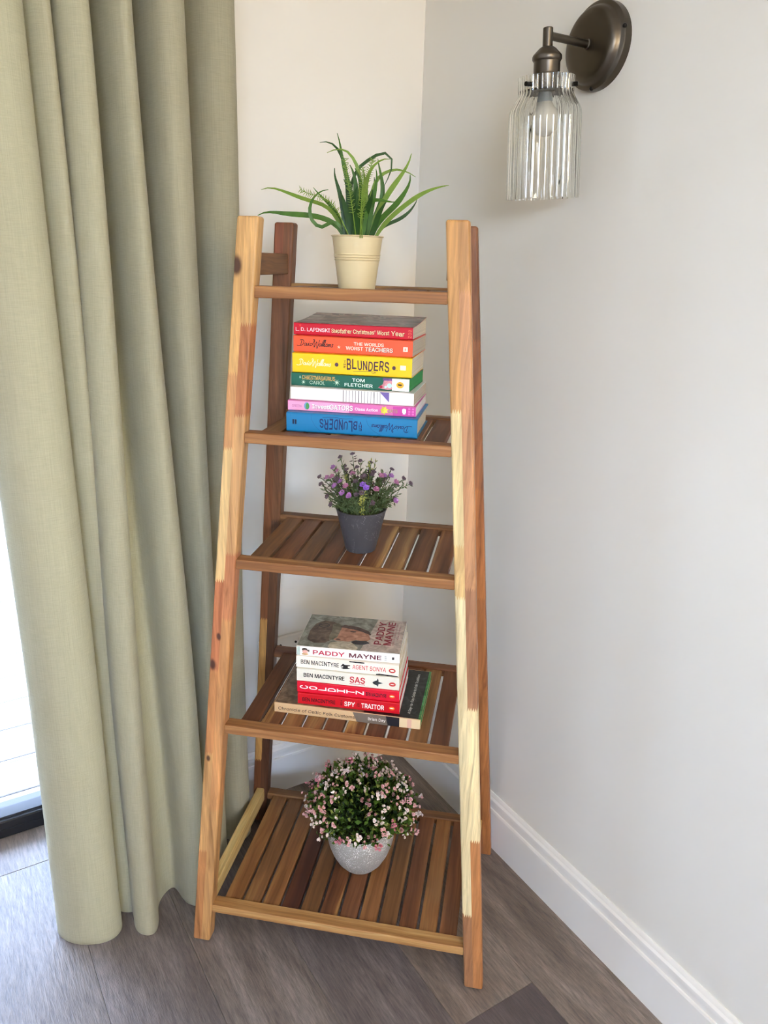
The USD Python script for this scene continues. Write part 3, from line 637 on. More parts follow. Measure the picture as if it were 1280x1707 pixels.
ink(b, (240, 236, 226), *(lambda m: [setattr(m, 'vertices', m.vertices + [0, -.0002, 0]) or m])(letter('Brian Day', .1790, .2120, .0070, .0128, False)))
def flat(poly, lift=0.0002, T=T):                                  # a printed shape on a front cover: polygon in (x, y)
    out = []
    for p in getattr(poly, 'geoms', [poly]):
        m = extrude(p, lift + .0003); m.apply_translation([0, 0, T - .0003]); out.append(m)
    return cat(*out)
ink(b, (120, 96, 72), flat(sg.box(.0008, .002, .17, .1745)), name='cover_print', label='brown picture on the cover')
ink(b, (22, 26, 24), flat(sg.box(.17, .002, L - .0045, .1745)), name='cover_print', label='black half of the cover')
ink(b, (60, 130, 68), flat(sg.box(L - .0045, .0015, L - .0004, .1755)), name='cover_print', label='green margin of the cover')
def letter_up(t, x0, h, y0, y1, T, bold=False, lift=.0003):        # lettering on a cover that reads away from the spine, letter tops to the left
    v, f = text2d(t, bold); s = (y1 - y0) / v[:, 0].max()
    return trimesh.Trimesh(np.stack([x0 + h - v[:, 1] * h, y0 + v[:, 0] * s, T + np.where(v[:, 2] > .01, lift, -.0002)], 1), f, process=False)
ink(b, (200, 200, 190), letter_up('A Day-to-Day Guide to Folk Traditions', .2500, .0052, .016, .160, T, False, .0004))
z += T + 0.0006
fl_ = [('spy', 0.0228, (196, 10, 28), 'white', (-0.0957, 0.2110), 1.4), ('colditz', 0.0218, (214, 10, 44), 'white', (-0.0975, 0.2140), 1.5), ('sas', 0.0258, (226, 222, 206), 'cream', (-0.0989, 0.2165), 1.7), ('sonya', 0.0238, (240, 230, 214), 'cream', (-0.1009, 0.2205), 1.5), ('paddy', 0.0190, (242, 238, 232), 'cream', (-0.1009, 0.2225), 3.0)]
LBL = {'spy': 'scarlet paperback with black and white lettering, lying on the wide tan book', 'colditz': 'crimson paperback with white sideways lettering, third from the foot of the lower stack',
       'sas': 'grey white paperback with a winged emblem, in the middle of the lower stack', 'sonya': 'cream paperback with a dark running figure, second from the top of the lower stack', 'paddy': 'white paperback with a picture of a soldier in a beret, topmost of the lower stack'}
L = 0.1917
for key, T, rgb, pg, fl0, ang in fl_:
    b = book('paperback_book', LBL[key], G2, fl0, ang, L, 0.134, T, z, rgb, pg)
    if key == 'spy':
        ink(b, (66, 6, 14), letter('BEN MACINTYRE', .0090, .0715, .0068, .0142))
        ink(b, (90, 8, 18), *(letter(c, .0815, .0850, .0060 + .0038 * k, .0088 + .0038 * k) for k, c in enumerate('EHT')), letter('AND', .1115, .1175, .0112, .0140), letter('THE', .1115, .1175, .0068, .0096))
        ink(b, (252, 244, 236), letter('SPY', .0885, .1085, .0058, .0150), letter('TRAITOR', .1205, .1630, .0058, .0150))
        emblem(b, .1775, .0110, .0052, .0034, (226, 126, 30), None)
    if key == 'colditz':
        g_ = []
        for k, c in enumerate('COLDITZ'):
            v, f = text2d(c, True); v = v.copy(); w, h = v[:, 0].max(), v[:, 1].max(); x0 = .0050 + .0176 * k   # each letter lies on its side
            g_.append(trimesh.Trimesh(np.stack([x0 + .0152 * (1 - v[:, 1] / h), -np.where(v[:, 2] > .01, INK, -.0003), .0078 + .0072 * min(1, w / .45) * (v[:, 0] / w)], 1), f, process=False))
        ink(b, (252, 238, 232), *g_)
        ink(b, (50, 6, 14), letter('BEN MACINTYRE', .1300, .1680, .0068, .0140))
        emblem(b, .1785, .0108, .0050, .0032, (226, 126, 30), None)
    if key == 'sas':
        ink(b, (28, 28, 30), letter('BEN MACINTYRE', .0130, .0900, .0098, .0175))
        ink(b, (196, 44, 54), letter('SAS', .1000, .1285, .0078, .0196), letter('ROGUE HEROES', .1000, .1285, .0042, .0058))
        dg = (62, 70, 74)
        ink(b, dg, shape(sg.Polygon([(-.0005, -.007), (.0005, -.007), (.0009, .006), (0, .008), (-.0009, .006)]).buffer(.0004), .152, .0125), *(shape(affinity.rotate(oval(.0058, .0010), a * s_, origin=(0, 0)), .152 - .0036, .0120 + .0016 * s_ * k) for k, a in ((1, 14), (2, 24), (.2, 0)) for s_ in (-1, 1)), shape(sg.Polygon([(0, .003), (.0095, .0), (0, -.003)]), .152, .0125), name='emblem', label='winged dagger emblem')
        ink(b, (196, 60, 56), shape(oval(.0062, .0042), .1792, .0120), name='emblem', label='small oval emblem')
        ink(b, (244, 236, 226), shape(affinity.scale(BIRD, .0042, .003, origin=(0, 0)), .1792, .0120, lift=.0003), name='emblem')
    if key == 'sonya':
        ink(b, (26, 26, 28), letter('BEN MACINTYRE', .0090, .0805, .0080, .0165, False), letter('BEN MACINTYRE', .0092, .0807, .0081, .0166, False))
        ink(b, (24, 24, 26), shape(sg.Polygon([(.0835, .0105), (.088, .0165), (.092, .0145), (.1015, .0150), (.1015, .0130), (.097, .0122), (.0975, .0088), (.102, .0076), (.094, .0066), (.089, .0060), (.084, .0078), (.088, .0088), (.089, .0115)])), name='emblem', label='small dark running figure')
        ink(b, (206, 40, 58), letter('AGENT SONYA', .1060, .1680, .0080, .0165, False))
        ink(b, (190, 60, 50), shape(oval(.0062, .0044).difference(oval(.0040, .0020)), .1795, .0120), name='emblem', label='small oval emblem')
        ink(b, (24, 22, 24), shape(sg.box(.1000, T - .0028, .1280, T - .0006)), name='pattern'); ink(b, (24, 22, 24), shape(sg.Polygon([(.150, .0024), (.156, .0036), (.19, .0022), (.19, .0006), (.15, .0006)])), name='pattern')
    if key == 'paddy':
        ink(b, (186, 40, 66), letter('PADDY', .0310, .0900, .0046, .0128), name='lettering'); ink(b, (96, 36, 52), letter('MAYNE', .0985, .1580, .0046, .0128), name='lettering')
        ink(b, (190, 206, 196), shape(sg.box(.001, .0010, .0065, T - .001), lift=.0001), name='picture'); ink(b, (80, 66, 56), shape(oval(.0050, .0032), .0155, .0128), shape(sg.box(-.004, -.002, .004, .002), .0205, .0108), name='picture')
        ink(b, (222, 166, 150), shape(oval(.0052, .0034), .0165, .0085, lift=.0003), name='picture'); ink(b, (206, 168, 120), shape(oval(.0062, .0022), .0165, .0036, lift=.0003), name='picture')
        ink(b, (150, 150, 150), *(letter(s_, .1640, .1672 + .001 * (k % 2), .0040 + .0036 * k, .0055 + .0036 * k) for k, s_ in enumerate(('SAS', 'HERO', 'WAR'))))
        ink(b, (46, 42, 44), shape(sg.box(-.002, -.0024, .002, .0024), .1795, .0095), name='emblem')
        D = .134; fc = lambda poly, l=.0002: flat(poly, l, T)
        ink(b, (134, 134, 120), fc(sg.box(.0006, .0022, L - .0006, D - .0006)), name='cover_print', label='grey green front cover', rough=.3)
        ink(b, (196, 178, 164), fc(sg.Polygon([(.118, .003), (.126, .06), (.135, .133), (L - .001, .133), (L - .001, .003)]), .0003), name='cover_print', label='pale lower part of the cover')
        ink(b, (92, 70, 52), fc(sg.Polygon([(.018, .030), (.016, .062), (.021, .092), (.034, .106), (.048, .104), (.062, .094), (.066, .078), (.062, .052), (.055, .036), (.047, .024), (.030, .021)]).buffer(.004), .0004), name='picture', label='brown beret')
        ink(b, (116, 108, 86), fc(sg.Polygon([(.056, .034), (.066, .044), (.068, .090), (.060, .100), (.052, .096), (.056, .070), (.054, .050)]).buffer(.002), .0005), name='picture', label='band of the beret')
        ink(b, (186, 132, 104), fc(sg.Polygon([(.066, .036), (.068, .088), (.080, .092), (.100, .086), (.112, .078), (.122, .066), (.128, .048), (.122, .040), (.104, .044), (.090, .034)]).buffer(.003), .00045), name='picture', label='face in profile')
        ink(b, (84, 58, 48), fc(sg.Polygon([(.068, .088), (.074, .096), (.100, .092), (.122, .078), (.128, .066), (.112, .076), (.092, .084)]).buffer(.0015), .0006), fc(oval(.004, .0025).buffer(0) if False else affinity.translate(oval(.006, .003), .094, .072), .0006), fc(affinity.translate(oval(.005, .0028), .071, .037), .0006), name='picture', label='shadowed features of the face')
        ink(b, (196, 184, 160), fc(sg.Polygon([(.058, .006), (.060, .022), (.078, .030), (.096, .030), (.112, .010), (.110, .003), (.062, .003)]).buffer(.001), .0005), name='picture', label='pale collar')
        ink(b, (38, 36, 46), fc(sg.Polygon([(.098, .030), (.104, .036), (.124, .038), (.130, .032), (.122, .026), (.108, .024)]).buffer(.001), .0006), name='picture', label='dark neck cloth')
        ink(b, (30, 26, 24), fc(affinity.translate(oval(.011, .009).difference(oval(.009, .007)), .034, .090), .0006), fc(affinity.translate(sg.box(-.008, -.001, .008, .001), .034, .090), .0006), name='picture', label='cap badge')
        ink(b, (136, 22, 40), letter_up('PADDY', .1395, .0135, .030, .122, T, True, .0006), letter_up('MAYNE', .1575, .0135, .030, .124, T, True, .0006))
        ink(b, (170, 120, 120), letter_up('THE LIFE AND LEGEND', .1735, .0030, .030, .118, T, False, .0006), letter_up('OF AN SAS HERO', .1800, .0026, .050, .108, T, False, .0006))
    z += T + 0.0002

# ------------------------------------------------------------------ plants
def leafmat(name, a, b, rough=0.45, tr=0.25):
    g = G(name); tc = g('texture_coordinate') + '.object'
    n = g('noise_texture', vector=tc, scale=60.0, detail=2.0)
    c = g('mix', fac=n + '.fac', color1=lin(a), color2=lin(b)) + '.color'
    p = g('principled_bsdf', base_color=c, roughness=rough, specular_ior_level=0.4); t = g('translucent_bsdf', color=c)
    return g.done(g('mix_closure', fac=tr, closure1=p + '.BSDF', closure2=t + '.BSDF') + '.closure')
M_BLADE = [leafmat('blade_green', (44, 88, 20), (84, 124, 34)), leafmat('blade_light', (92, 130, 34), (138, 162, 60)), leafmat('blade_dark', (28, 62, 18), (52, 92, 28))]
M_SOIL = plain('potting_soil', (44, 34, 26), 0.95)

def blade(pts, w, fold=0.25, tip=0.12):
    """A grass blade: a folded strip along a smoothed path, with thickness."""
    P = np.array(pts, float); t = np.r_[0, np.cumsum(np.linalg.norm(np.diff(P, axis=0), axis=1))]; cs = CubicSpline(t, P); n = 16
    q = np.linspace(0, 1, n); X = cs(q * t[-1]); T = np.gradient(X, axis=0); T /= np.linalg.norm(T, axis=1, keepdims=True)
    view = np.array([0.2, -0.95, 0.2]); S = np.cross(T, view); S /= np.maximum(np.linalg.norm(S, axis=1, keepdims=True), 1e-6); N = np.cross(S, T)
    wd = w / 2 * np.clip(np.minimum(0.55 + q * 2.2, (1 - q) * 2.4 + tip), tip, 1.0)
    V = []
    for x, s, nn, h in zip(X, S, N, wd):
        V += [x - s * h + nn * h * fold, x - nn * 0.0003, x + s * h + nn * h * fold, x + nn * 0.0006]
    f = []
    for i in range(n - 1):
        for k in range(4):
            a, b_, c, d = i * 4 + k, i * 4 + (k + 1) % 4, (i + 1) * 4 + (k + 1) % 4, (i + 1) * 4 + k
            f += [(a, b_, c), (a, c, d)]
    f += [(0, 2, 1), (0, 3, 2), (n * 4 - 4, n * 4 - 3, n * 4 - 2), (n * 4 - 4, n * 4 - 2, n * 4 - 1)]
    m = trimesh.Trimesh(V, f, process=False); m.fix_normals(); return m

def camera_point(px, py, depth):
    """The point on the plane y = depth (shelf axes) seen at a pixel of the photograph: only used to read off plant outlines."""
    d = np.array(FWD) + np.array(RIGHT) * (px - 640) / F_PX - np.array(UP) * (py - 853.5) / F_PX
    r2s = lambda v: np.array([math.cos(A42) * v[0] + math.sin(A42) * v[1], -math.sin(A42) * v[0] + math.cos(A42) * v[1], v[2]])
    o, dd = r2s(np.array(CAM)), r2s(d); o[0] += CX; o[1] += CY
    t = (depth - o[1]) / dd[1]; return o + t * dd

# grass in a cream bucket
PX, PY, PZ = -0.0105, 0.283, 1.2532
t = thing('potted_grass', 'artificial grass with long arching blades in a cream ribbed pot on the top shelf', 'potted plant', s2w((PX, PY, PZ)), -42)
M_CREAM = plain('cream_enamel', (208, 190, 148), 0.5)
hp, rb, rt_ = 0.0825, 0.0298, 0.0405
rr = lambda q: rb + (rt_ - rb) * q
pr = [(0, 0.0015), (rb - .003, 0.0015), (rb - .0012, 0), (rb, .001)]
for q in np.linspace(0.04, 0.97, 160):
    bump = 0.0012 * sum(math.exp(-((q - c) / .010) ** 2) for c in (.555, .60, .65)); pr.append((rr(q) + bump, q * hp))
pr += [(rt_ + .0003, hp * .975), (rt_ + .0016, hp * .98), (rt_ + .002, hp * .992), (rt_ + .0012, hp), (rt_ - .0002, hp * .995), (rr(.9) - .0012, hp * .9), (rr(.8) - .0012, hp * .8), (0, hp * .8)]
obj('pot', lathe(pr, 64), M_CREAM, t)
obj('soil', lathe([(0, hp * .9), (rr(.88) - .0018, hp * .89), (rr(.8) - .0025, hp * .805), (0, hp * .805)], 40), M_SOIL, t)
def gp(p, dy):                                                     # pixel of the 2.9425x crop to the plant's own axes
    q = camera_point(420 + p[0] / 2.9425, 200 + p[1] / 2.9425, PY + dy); return q - np.array([PX, PY, PZ])
BL = [  # outline points base to tip (crop pixels), depth at tip, width mm, material
    ([(470, 585), (430, 520), (395, 500), (345, 525), (300, 500), (283, 440), (300, 385), (340, 350), (375, 342)], -.03, 5.5, 0),
    ([(468, 585), (425, 500), (370, 430), (270, 392), (150, 348), (85, 333), (45, 342)], .02, 6, 1),
    ([(462, 585), (410, 515), (340, 480), (250, 466), (150, 458), (85, 452), (28, 468)], -.02, 8, 0),
    ([(475, 585), (445, 440), (425, 340), (410, 290), (405, 235)], -.03, 7, 2),
    ([(495, 585), (500, 420), (470, 300), (445, 200), (430, 110), (418, 65)], .01, 7, 0),
    ([(485, 585), (470, 400), (462, 270), (440, 180), (395, 118), (360, 107), (333, 110)], .03, 6, 2),
    ([(520, 585), (530, 380), (522, 250), (490, 180), (455, 148), (410, 145), (368, 161)], -.01, 5.5, 1),
    ([(500, 585), (480, 400), (530, 230), (590, 185), (640, 163), (675, 172), (687, 215), (670, 280), (645, 330)], .03, 5, 2),
    ([(560, 585), (585, 380), (625, 280), (680, 248), (730, 246), (770, 260), (802, 280)], .04, 5.5, 1),
    ([(580, 585), (630, 430), (690, 330), (740, 260), (770, 205), (782, 165)], -.02, 8, 1),
    ([(595, 585), (650, 470), (710, 410), (750, 355), (772, 310), (776, 268)], -.03, 8.5, 0),
    ([(600, 588), (660, 500), (750, 420), (830, 365), (900, 335), (966, 320)], -.01, 7, 1),
    ([(598, 588), (650, 520), (720, 488), (780, 440), (812, 385)], .03, 5.5, 2),
    ([(570, 585), (605, 470), (640, 360), (630, 260), (617, 190)], .02, 7, 0),
    ([(540, 585), (560, 380), (575, 260), (620, 205), (680, 192)], -.02, 6, 1),
    ([(530, 585), (540, 470), (545, 380), (530, 300), (505, 235)], -.04, 9, 0),
    ([(525, 585), (530, 480), (548, 380), (552, 290), (545, 240)], -.045, 8, 1),
    ([(545, 585), (560, 470), (590, 400), (640, 395), (705, 402)], -.05, 6, 0),
    ([(485, 585), (470, 490), (455, 420), (440, 370), (432, 350)], -.04, 8, 2),
    ([(560, 585), (580, 480), (600, 360), (612, 280), (608, 240)], -.03, 7, 0),
    ([(510, 585), (500, 470), (510, 360), (500, 270), (480, 220)], -.03, 9, 0),
    ([(575, 585), (605, 500), (650, 400), (690, 330), (705, 300)], .04, 6, 2),
    ([(478, 585), (440, 510), (400, 440), (350, 385), (300, 330)], .035, 5, 0),
    ([(500, 585), (490, 500), (480, 430), (470, 350), (450, 290)], .03, 8, 2), ([(550, 585), (560, 500), (565, 420), (590, 350), (600, 280)], .035, 8, 2),
    ([(490, 585), (480, 520), (490, 440), (500, 380), (515, 330)], -.035, 10, 2), ([(555, 585), (550, 520), (560, 450), (580, 400), (590, 340)], -.04, 10, 2),
    ([(520, 585), (515, 530), (518, 470), (530, 420), (535, 370)], -.045, 11, 2), ([(580, 585), (600, 530), (620, 470), (640, 430), (660, 400)], -.04, 8, 2),
]
for pts, dy, w, mi in BL:
    n = len(pts); b0 = np.array([(pts[0][0] - 520) / 75 * .026, dy * .45, hp * .90]); P = [b0]
    for k, p in enumerate(pts[1:], 1): P.append(gp(p, dy * (0.35 + 0.65 * k / (n - 1))))
    obj('leaf', blade(P, w / 1000 * 1.02), M_BLADE[mi], t, smooth=50)
def fern(path, n, ln, dy):                                         # a sprig with needle leaves
    P = np.array([gp(p, dy) for p in path]); tt = np.linspace(0, 1, len(P)); cs = CubicSpline(tt, P); ms = [tube(cs(np.linspace(0, 1, 10)), np.linspace(.0009, .0004, 10), 5)]
    r = np.random.default_rng(int(path[0][0]))
    for q in np.linspace(0.25, 1, n):
        for s in (-1, 1):
            d = cs(q, 1); d /= np.linalg.norm(d); side = np.cross(d, [0.1, -1, 0.1]) * s + r.normal(0, .35, 3) + d * .5; side /= np.linalg.norm(side)
            ms.append(tube([cs(q), cs(q) + side * ln * .5, cs(q) + side * ln], [.0006, .0005, .0002], 4))
    return cat(*ms)
for path, dy in (([(480, 580), (430, 470), (380, 400), (310, 370), (238, 342)], -.03), ([(510, 580), (490, 420), (470, 300), (455, 190)], -.035), ([(540, 580), (545, 420), (570, 280), (592, 195)], -.04), ([(530, 580), (535, 450), (540, 330), (540, 235)], -.045)):
    obj('fern_sprig', fern(path, 26, .0065, dy), M_BLADE[1], t, smooth=False)

def speckle(name, base, spot, scale, thr, rough, spot_rough=None, bump=0.0, glit=0.0):
    g = G(name); tc = g('texture_coordinate') + '.object'
    v = g('voronoi_texture', vector=tc, scale=scale); n = g('noise_texture', vector=tc, scale=45.0, detail=2.0)
    d = g('math', math_type='add', value1=v + '.distance', value2=g('map_range', value=n + '.fac', from_min=.35, from_max=.65, to_min=0.0, to_max=.18) + '.result') + '.value'
    f = g('math', math_type='less_than', value1=d, value2=thr) + '.value'
    c = g('mix', fac=f, color1=lin(base), color2=lin(spot)) + '.color'
    kw = {}
    if bump: kw['normal'] = g('bump', height=g('noise_texture', vector=tc, scale=420.0, detail=2.0) + '.fac', strength=bump, distance=.002) + '.normal'
    p = g('principled_bsdf', base_color=c, roughness=rough, **kw)
    return g.done(p + '.BSDF')
# lilac flowers in a grey speckled pot
QX, QY, QZ = 0.007, 0.2675, 0.8064
t2 = thing('potted_lilac_flowers', 'small artificial lilac flowers in a dark grey speckled pot on the middle shelf', 'potted plant', s2w((QX, QY, QZ)), -42)
hp2, rb2, rt2 = 0.0775, 0.0265, 0.0448
rr2 = lambda q: rb2 + (rt2 - rb2) * q
pr = [(0, .001), (rb2 - .002, .001), (rb2 - .0008, 0), (rb2 + .0005, .002)] + [(rr2(q), q * hp2) for q in np.linspace(.06, .97, 14)] + [(rt2 + .0004, hp2 * .99), (rt2, hp2), (rt2 - .0016, hp2), (rr2(.9) - .0022, hp2 * .9), (rr2(.82) - .0022, hp2 * .82), (0, hp2 * .82)]
obj('pot', lathe(pr, 64), speckle('grey_speckled_pot', (62, 60, 63), (196, 194, 190), 400.0, .2, .5, bump=.15), t2)
obj('soil', lathe([(0, hp2 * .9), (rr2(.88) - .003, hp2 * .89), (rr2(.82) - .0035, hp2 * .825), (0, hp2 * .825)], 40), M_SOIL, t2)
M_NEEDLE = [leafmat('needle_green', (72, 94, 58), (110, 124, 80), .6), leafmat('needle_yellow', (150, 158, 70), (186, 186, 96), .6), leafmat('needle_dusk', (74, 66, 56), (100, 86, 74), .6)]
M_LILAC = [plain('lilac_petal', (176, 122, 180), .7), plain('mauve_petal', (190, 128, 160), .7), plain('violet_petal', (150, 104, 196), .7), plain('dusky_petal', (112, 92, 100), .75)]
def petal_ball(c, d, r, n=9, seed=0):
    """A small double flower: cupped petals around a centre."""
    g_ = np.random.default_rng(seed); d = d / np.linalg.norm(d); a = np.cross(d, [.3, .7, .2]); a /= np.linalg.norm(a); b_ = np.cross(d, a); ms = []
    for k in range(n):
        th = 2.4 * k; tilt = .25 + .95 * (k / n); o = math.cos(th) * a + math.sin(th) * b_
        u = d * math.cos(tilt) + o * math.sin(tilt); s = np.cross(u, d); s /= max(np.linalg.norm(s), 1e-6); w = r * .55
        tip = c + u * r * g_.uniform(.85, 1.15); midp = c + u * r * .55
        V = [c + d * r * .1, midp - s * w + d * r * .12, tip, midp + s * w + d * r * .12, midp - d * r * .08]
        ms.append(trimesh.Trimesh(V, [(0, 1, 4), (0, 4, 3), (1, 2, 4), (4, 2, 3), (0, 3, 1), (1, 3, 2)], process=False))
    return cat(*ms)
nr = np.random.default_rng(21)
def stem_path(base, tip, bow=.25, n=6):
    base, tip = np.array(base, float), np.array(tip, float); mid = base * .5 + tip * .5 + np.array([(tip - base)[0] * -bow, (tip - base)[1] * -bow, np.linalg.norm((tip - base)[:2]) * bow])
    q = np.linspace(0, 1, n)[:, None]; return (1 - q) ** 2 * base + 2 * q * (1 - q) * mid + q ** 2 * tip
def leaf_quad(p, d, up, ln, w):
    s = np.cross(d, up); s /= max(np.linalg.norm(s), 1e-6); n = np.cross(s, d)
    return [p, p + d * ln * .5 - s * w + n * w * .3, p + d * ln, p + d * ln * .5 + s * w + n * w * .3, p + d * ln * .5 - n * w * .25]
LQ = [(0, 1, 4), (0, 4, 3), (1, 2, 4), (4, 2, 3), (0, 3, 1), (1, 3, 2)]
def quads(vs):
    V = np.array(vs, float).reshape(-1, 3); k = len(vs); f = (np.arange(k)[:, None, None] * 5 + np.array(LQ)[None]).reshape(-1, 3)
    return trimesh.Trimesh(V, f, process=False)
def lp(px, py, dy): return camera_point(510 + px / 6.737, 740 + py / 6.737, QY + dy) - np.array([QX, QY, QZ])
FL2 = [(530, 350, -.01, 1), (330, 480, -.035, 0), (390, 435, -.02, 0), (455, 485, -.035, 1), (415, 560, -.045, 0), (485, 590, -.05, 0), (640, 470, -.045, 2), (675, 505, -.05, 2), (785, 518, -.045, 1), (990, 645, -.02, 0),
       (945, 375, .0, 0), (840, 375, -.02, 1), (250, 390, .0, 1), (315, 280, .01, 0), (640, 385, -.03, 3), (870, 370, -.01, 0), (350, 320, .02, 1), (575, 280, .02, 3), (440, 270, .02, 3),
       (390, 165, .01, 3), (525, 130, .02, 3), (610, 210, .02, 3), (165, 380, .0, 3), (1085, 400, .0, 3), (1160, 455, -.01, 3), (955, 300, .02, 3), (180, 460, -.02, 3), (1000, 440, -.02, 1), (720, 230, .02, 3), (300, 380, -.02, 1), (760, 330, .0, 3)]
needle, sts = [[], [], []], []
tips = [(lp(x, y, d), c) for x, y, d, c in FL2] + [(lp(x, y, d), None) for x, y, d in ((735, 190, 0, ), (780, 190, .01), (650, 560, -.055), (640, 600, -.055), (500, 420, -.03), (870, 310, .02), (250, 560, -.03), (1050, 560, -.02), (560, 640, -.05), (740, 600, -.05), (900, 560, -.035), (820, 470, -.03), (330, 610, -.035), (200, 510, -.01), (960, 520, .0), (450, 360, .0), (690, 420, -.02), (580, 500, -.04), (880, 640, -.035), (420, 640, -.04), (700, 660, -.045), (270, 640, -.02))]
for i in range(64):                                                # stems behind and between
    a, e = nr.uniform(0, 2 * math.pi), nr.uniform(.25, 1.25); R = nr.uniform(.055, .082)
    tips.append((np.array([math.cos(a) * math.sin(e) * R, math.sin(a) * math.sin(e) * R * .9, hp2 * .9 + math.cos(e) * R]), 3 if nr.random() < .3 else None))
for i, (tip, c) in enumerate(tips):
    a = math.atan2(tip[1], tip[0]); rad = min(.026, np.hypot(tip[0], tip[1]) * .5); P = stem_path([math.cos(a) * rad, math.sin(a) * rad, hp2 * .86], tip, .18, 8)
    sts.append(tube(P, np.linspace(.0009, .0006, 8), 4)); kind = 1 if i in (31, 32, 33, 34, 46) else (2 if (c == 3 and nr.random() < .5) else 0)
    for q in np.linspace(.12, .99, 34):
        x = q * 7; j = int(x); p = P[j] + (P[min(j + 1, 7)] - P[j]) * (x - j); d0 = P[min(j + 1, 7)] - P[max(j - 1, 0)]; d0 /= np.linalg.norm(d0)
        d = d0 * nr.uniform(.4, 1.1) + nr.normal(0, .62, 3); d /= np.linalg.norm(d)
        needle[kind].append(leaf_quad(p, d, nr.normal(0, 1, 3), nr.uniform(.0065, .011), .0012))
    if c is not None:
        d = tip - np.array([0, 0, hp2 * .7]); obj('flower', petal_ball(tip, d, .0076 if c < 3 else .0068, 12, i), M_LILAC[c], t2, smooth=False)
obj('stems', cat(*sts), M_NEEDLE[0], t2, smooth=False, kind='stuff')
for k, nm in enumerate(('needle_leaves', 'needle_leaves', 'needle_leaves')):
    obj(nm, quads(needle[k]), M_NEEDLE[k], t2, smooth=False, kind='stuff', label=(None, 'yellow green needle leaves', 'dusky brown needle leaves')[k])

# pink and white blossom in a round white glittered bowl
RX, RY, RZ = 0.0150, 0.284, 0.0869
t3 = thing('potted_pink_flowers', 'artificial pink and white blossom in a round white glittered bowl on the lowest shelf', 'potted plant', s2w((RX, RY, RZ)), -42)
hp3 = 0.108
pr3 = [(0, .0012), (.019, .0012), (.0225, 0), (.027, .0016), (.038, .0100), (.0490, .0240), (.0585, .0430), (.0650, .0620), (.0690, .0800), (.0692, .0920), (.0670, .1010), (.0640, .1065), (.0620, hp3), (.0600, .1065), (.0590, .0980), (.0600, .0850), (0, .084)]
obj('bowl', lathe(pr3, 72), speckle('white_glitter_bowl', (158, 154, 146), (250, 248, 242), 400.0, .33, .4, bump=.9), t3)
obj('soil', lathe([(0, .095), (.0580, .094), (.0585, .0865), (0, .0855)], 40), M_SOIL, t3)
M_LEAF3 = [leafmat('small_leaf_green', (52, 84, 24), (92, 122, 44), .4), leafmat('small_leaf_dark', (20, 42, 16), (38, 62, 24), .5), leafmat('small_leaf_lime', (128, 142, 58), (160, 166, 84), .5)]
M_BLOSSOM = [plain('white_petal', (236, 220, 212), .7), plain('blush_petal', (226, 178, 176), .7), plain('rose_petal', (206, 132, 142), .7), plain('dusty_pink_petal', (178, 132, 132), .7)]
nr = np.random.default_rng(5)
leaves3, sts3 = [[], [], []], []
CZ = 0.140
def dome(a, e, R): return np.array([math.cos(a) * math.sin(e) * R * 1.08, math.sin(a) * math.sin(e) * R * .96, CZ + math.cos(e) * R * .97])
spots = []
for i in range(4000):
    a, e = nr.uniform(0, 2 * math.pi), math.acos(nr.uniform(-.26, 1)); R = nr.uniform(.090, .112)
    p = dome(a, e, R)
    front = (-math.sin(a) * math.sin(e))                            # faces the room
    if front > .55 and math.cos(e) > .15 and abs(math.cos(a)) < .30: continue   # leafy middle without flowers
    if p[2] < .105 or (front > .3 and math.cos(e) < -.02): continue
    if all(np.linalg.norm(p - q) > .0185 for q in spots): spots.append(p)
    if len(spots) >= 150: break
for i, p in enumerate(spots):
    d = p - np.array([0, 0, .09]); d /= np.linalg.norm(d); a = math.atan2(p[1], p[0]); rad = min(.045, np.hypot(p[0], p[1]) * .5)
    P = stem_path([math.cos(a) * rad, math.sin(a) * rad, .092], p, .15, 7); sts3.append(tube(P, np.linspace(.0009, .0005, 7), 4))
    ms = []
    for k in range(nr.integers(3, 7)):
        o = p + nr.normal(0, .0046, 3); ms.append(petal_ball(o, d + nr.normal(0, .5, 3), nr.uniform(.0040, .0062), 7, i * 9 + k))
    obj('blossom', cat(*ms), M_BLOSSOM[int(nr.choice(4, p=[.5, .32, .06, .12]))], t3, smooth=False)
    for q in np.linspace(.25, .97, 12):
        x = q * 6; j = int(x); pp_ = P[j] + (P[min(j + 1, 6)] - P[j]) * (x - j); dd = P[min(j + 1, 6)] - P[j]; dd = dd / max(np.linalg.norm(dd), 1e-6) + nr.normal(0, .7, 3); dd /= np.linalg.norm(dd)
        leaves3[0 if q < .7 else int(nr.choice([0, 2], p=[.72, .28]))].append(leaf_quad(pp_, dd, nr.normal(0, 1, 3), nr.uniform(.008, .013), nr.uniform(.0032, .0048)))
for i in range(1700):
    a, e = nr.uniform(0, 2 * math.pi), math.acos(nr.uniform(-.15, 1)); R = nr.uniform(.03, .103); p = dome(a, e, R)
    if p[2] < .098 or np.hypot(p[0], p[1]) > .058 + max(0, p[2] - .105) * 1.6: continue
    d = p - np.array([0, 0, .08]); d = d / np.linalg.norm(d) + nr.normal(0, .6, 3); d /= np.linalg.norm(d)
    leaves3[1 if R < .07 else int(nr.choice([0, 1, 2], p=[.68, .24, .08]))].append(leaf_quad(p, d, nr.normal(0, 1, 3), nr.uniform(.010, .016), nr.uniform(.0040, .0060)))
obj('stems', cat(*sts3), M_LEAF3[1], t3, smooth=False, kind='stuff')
for k in range(3): obj('small_leaves', quads(leaves3[k]), M_LEAF3[k], t3, smooth=False, kind='stuff', label=(None, 'dark inner leaves', 'pale lime leaf tips')[k])

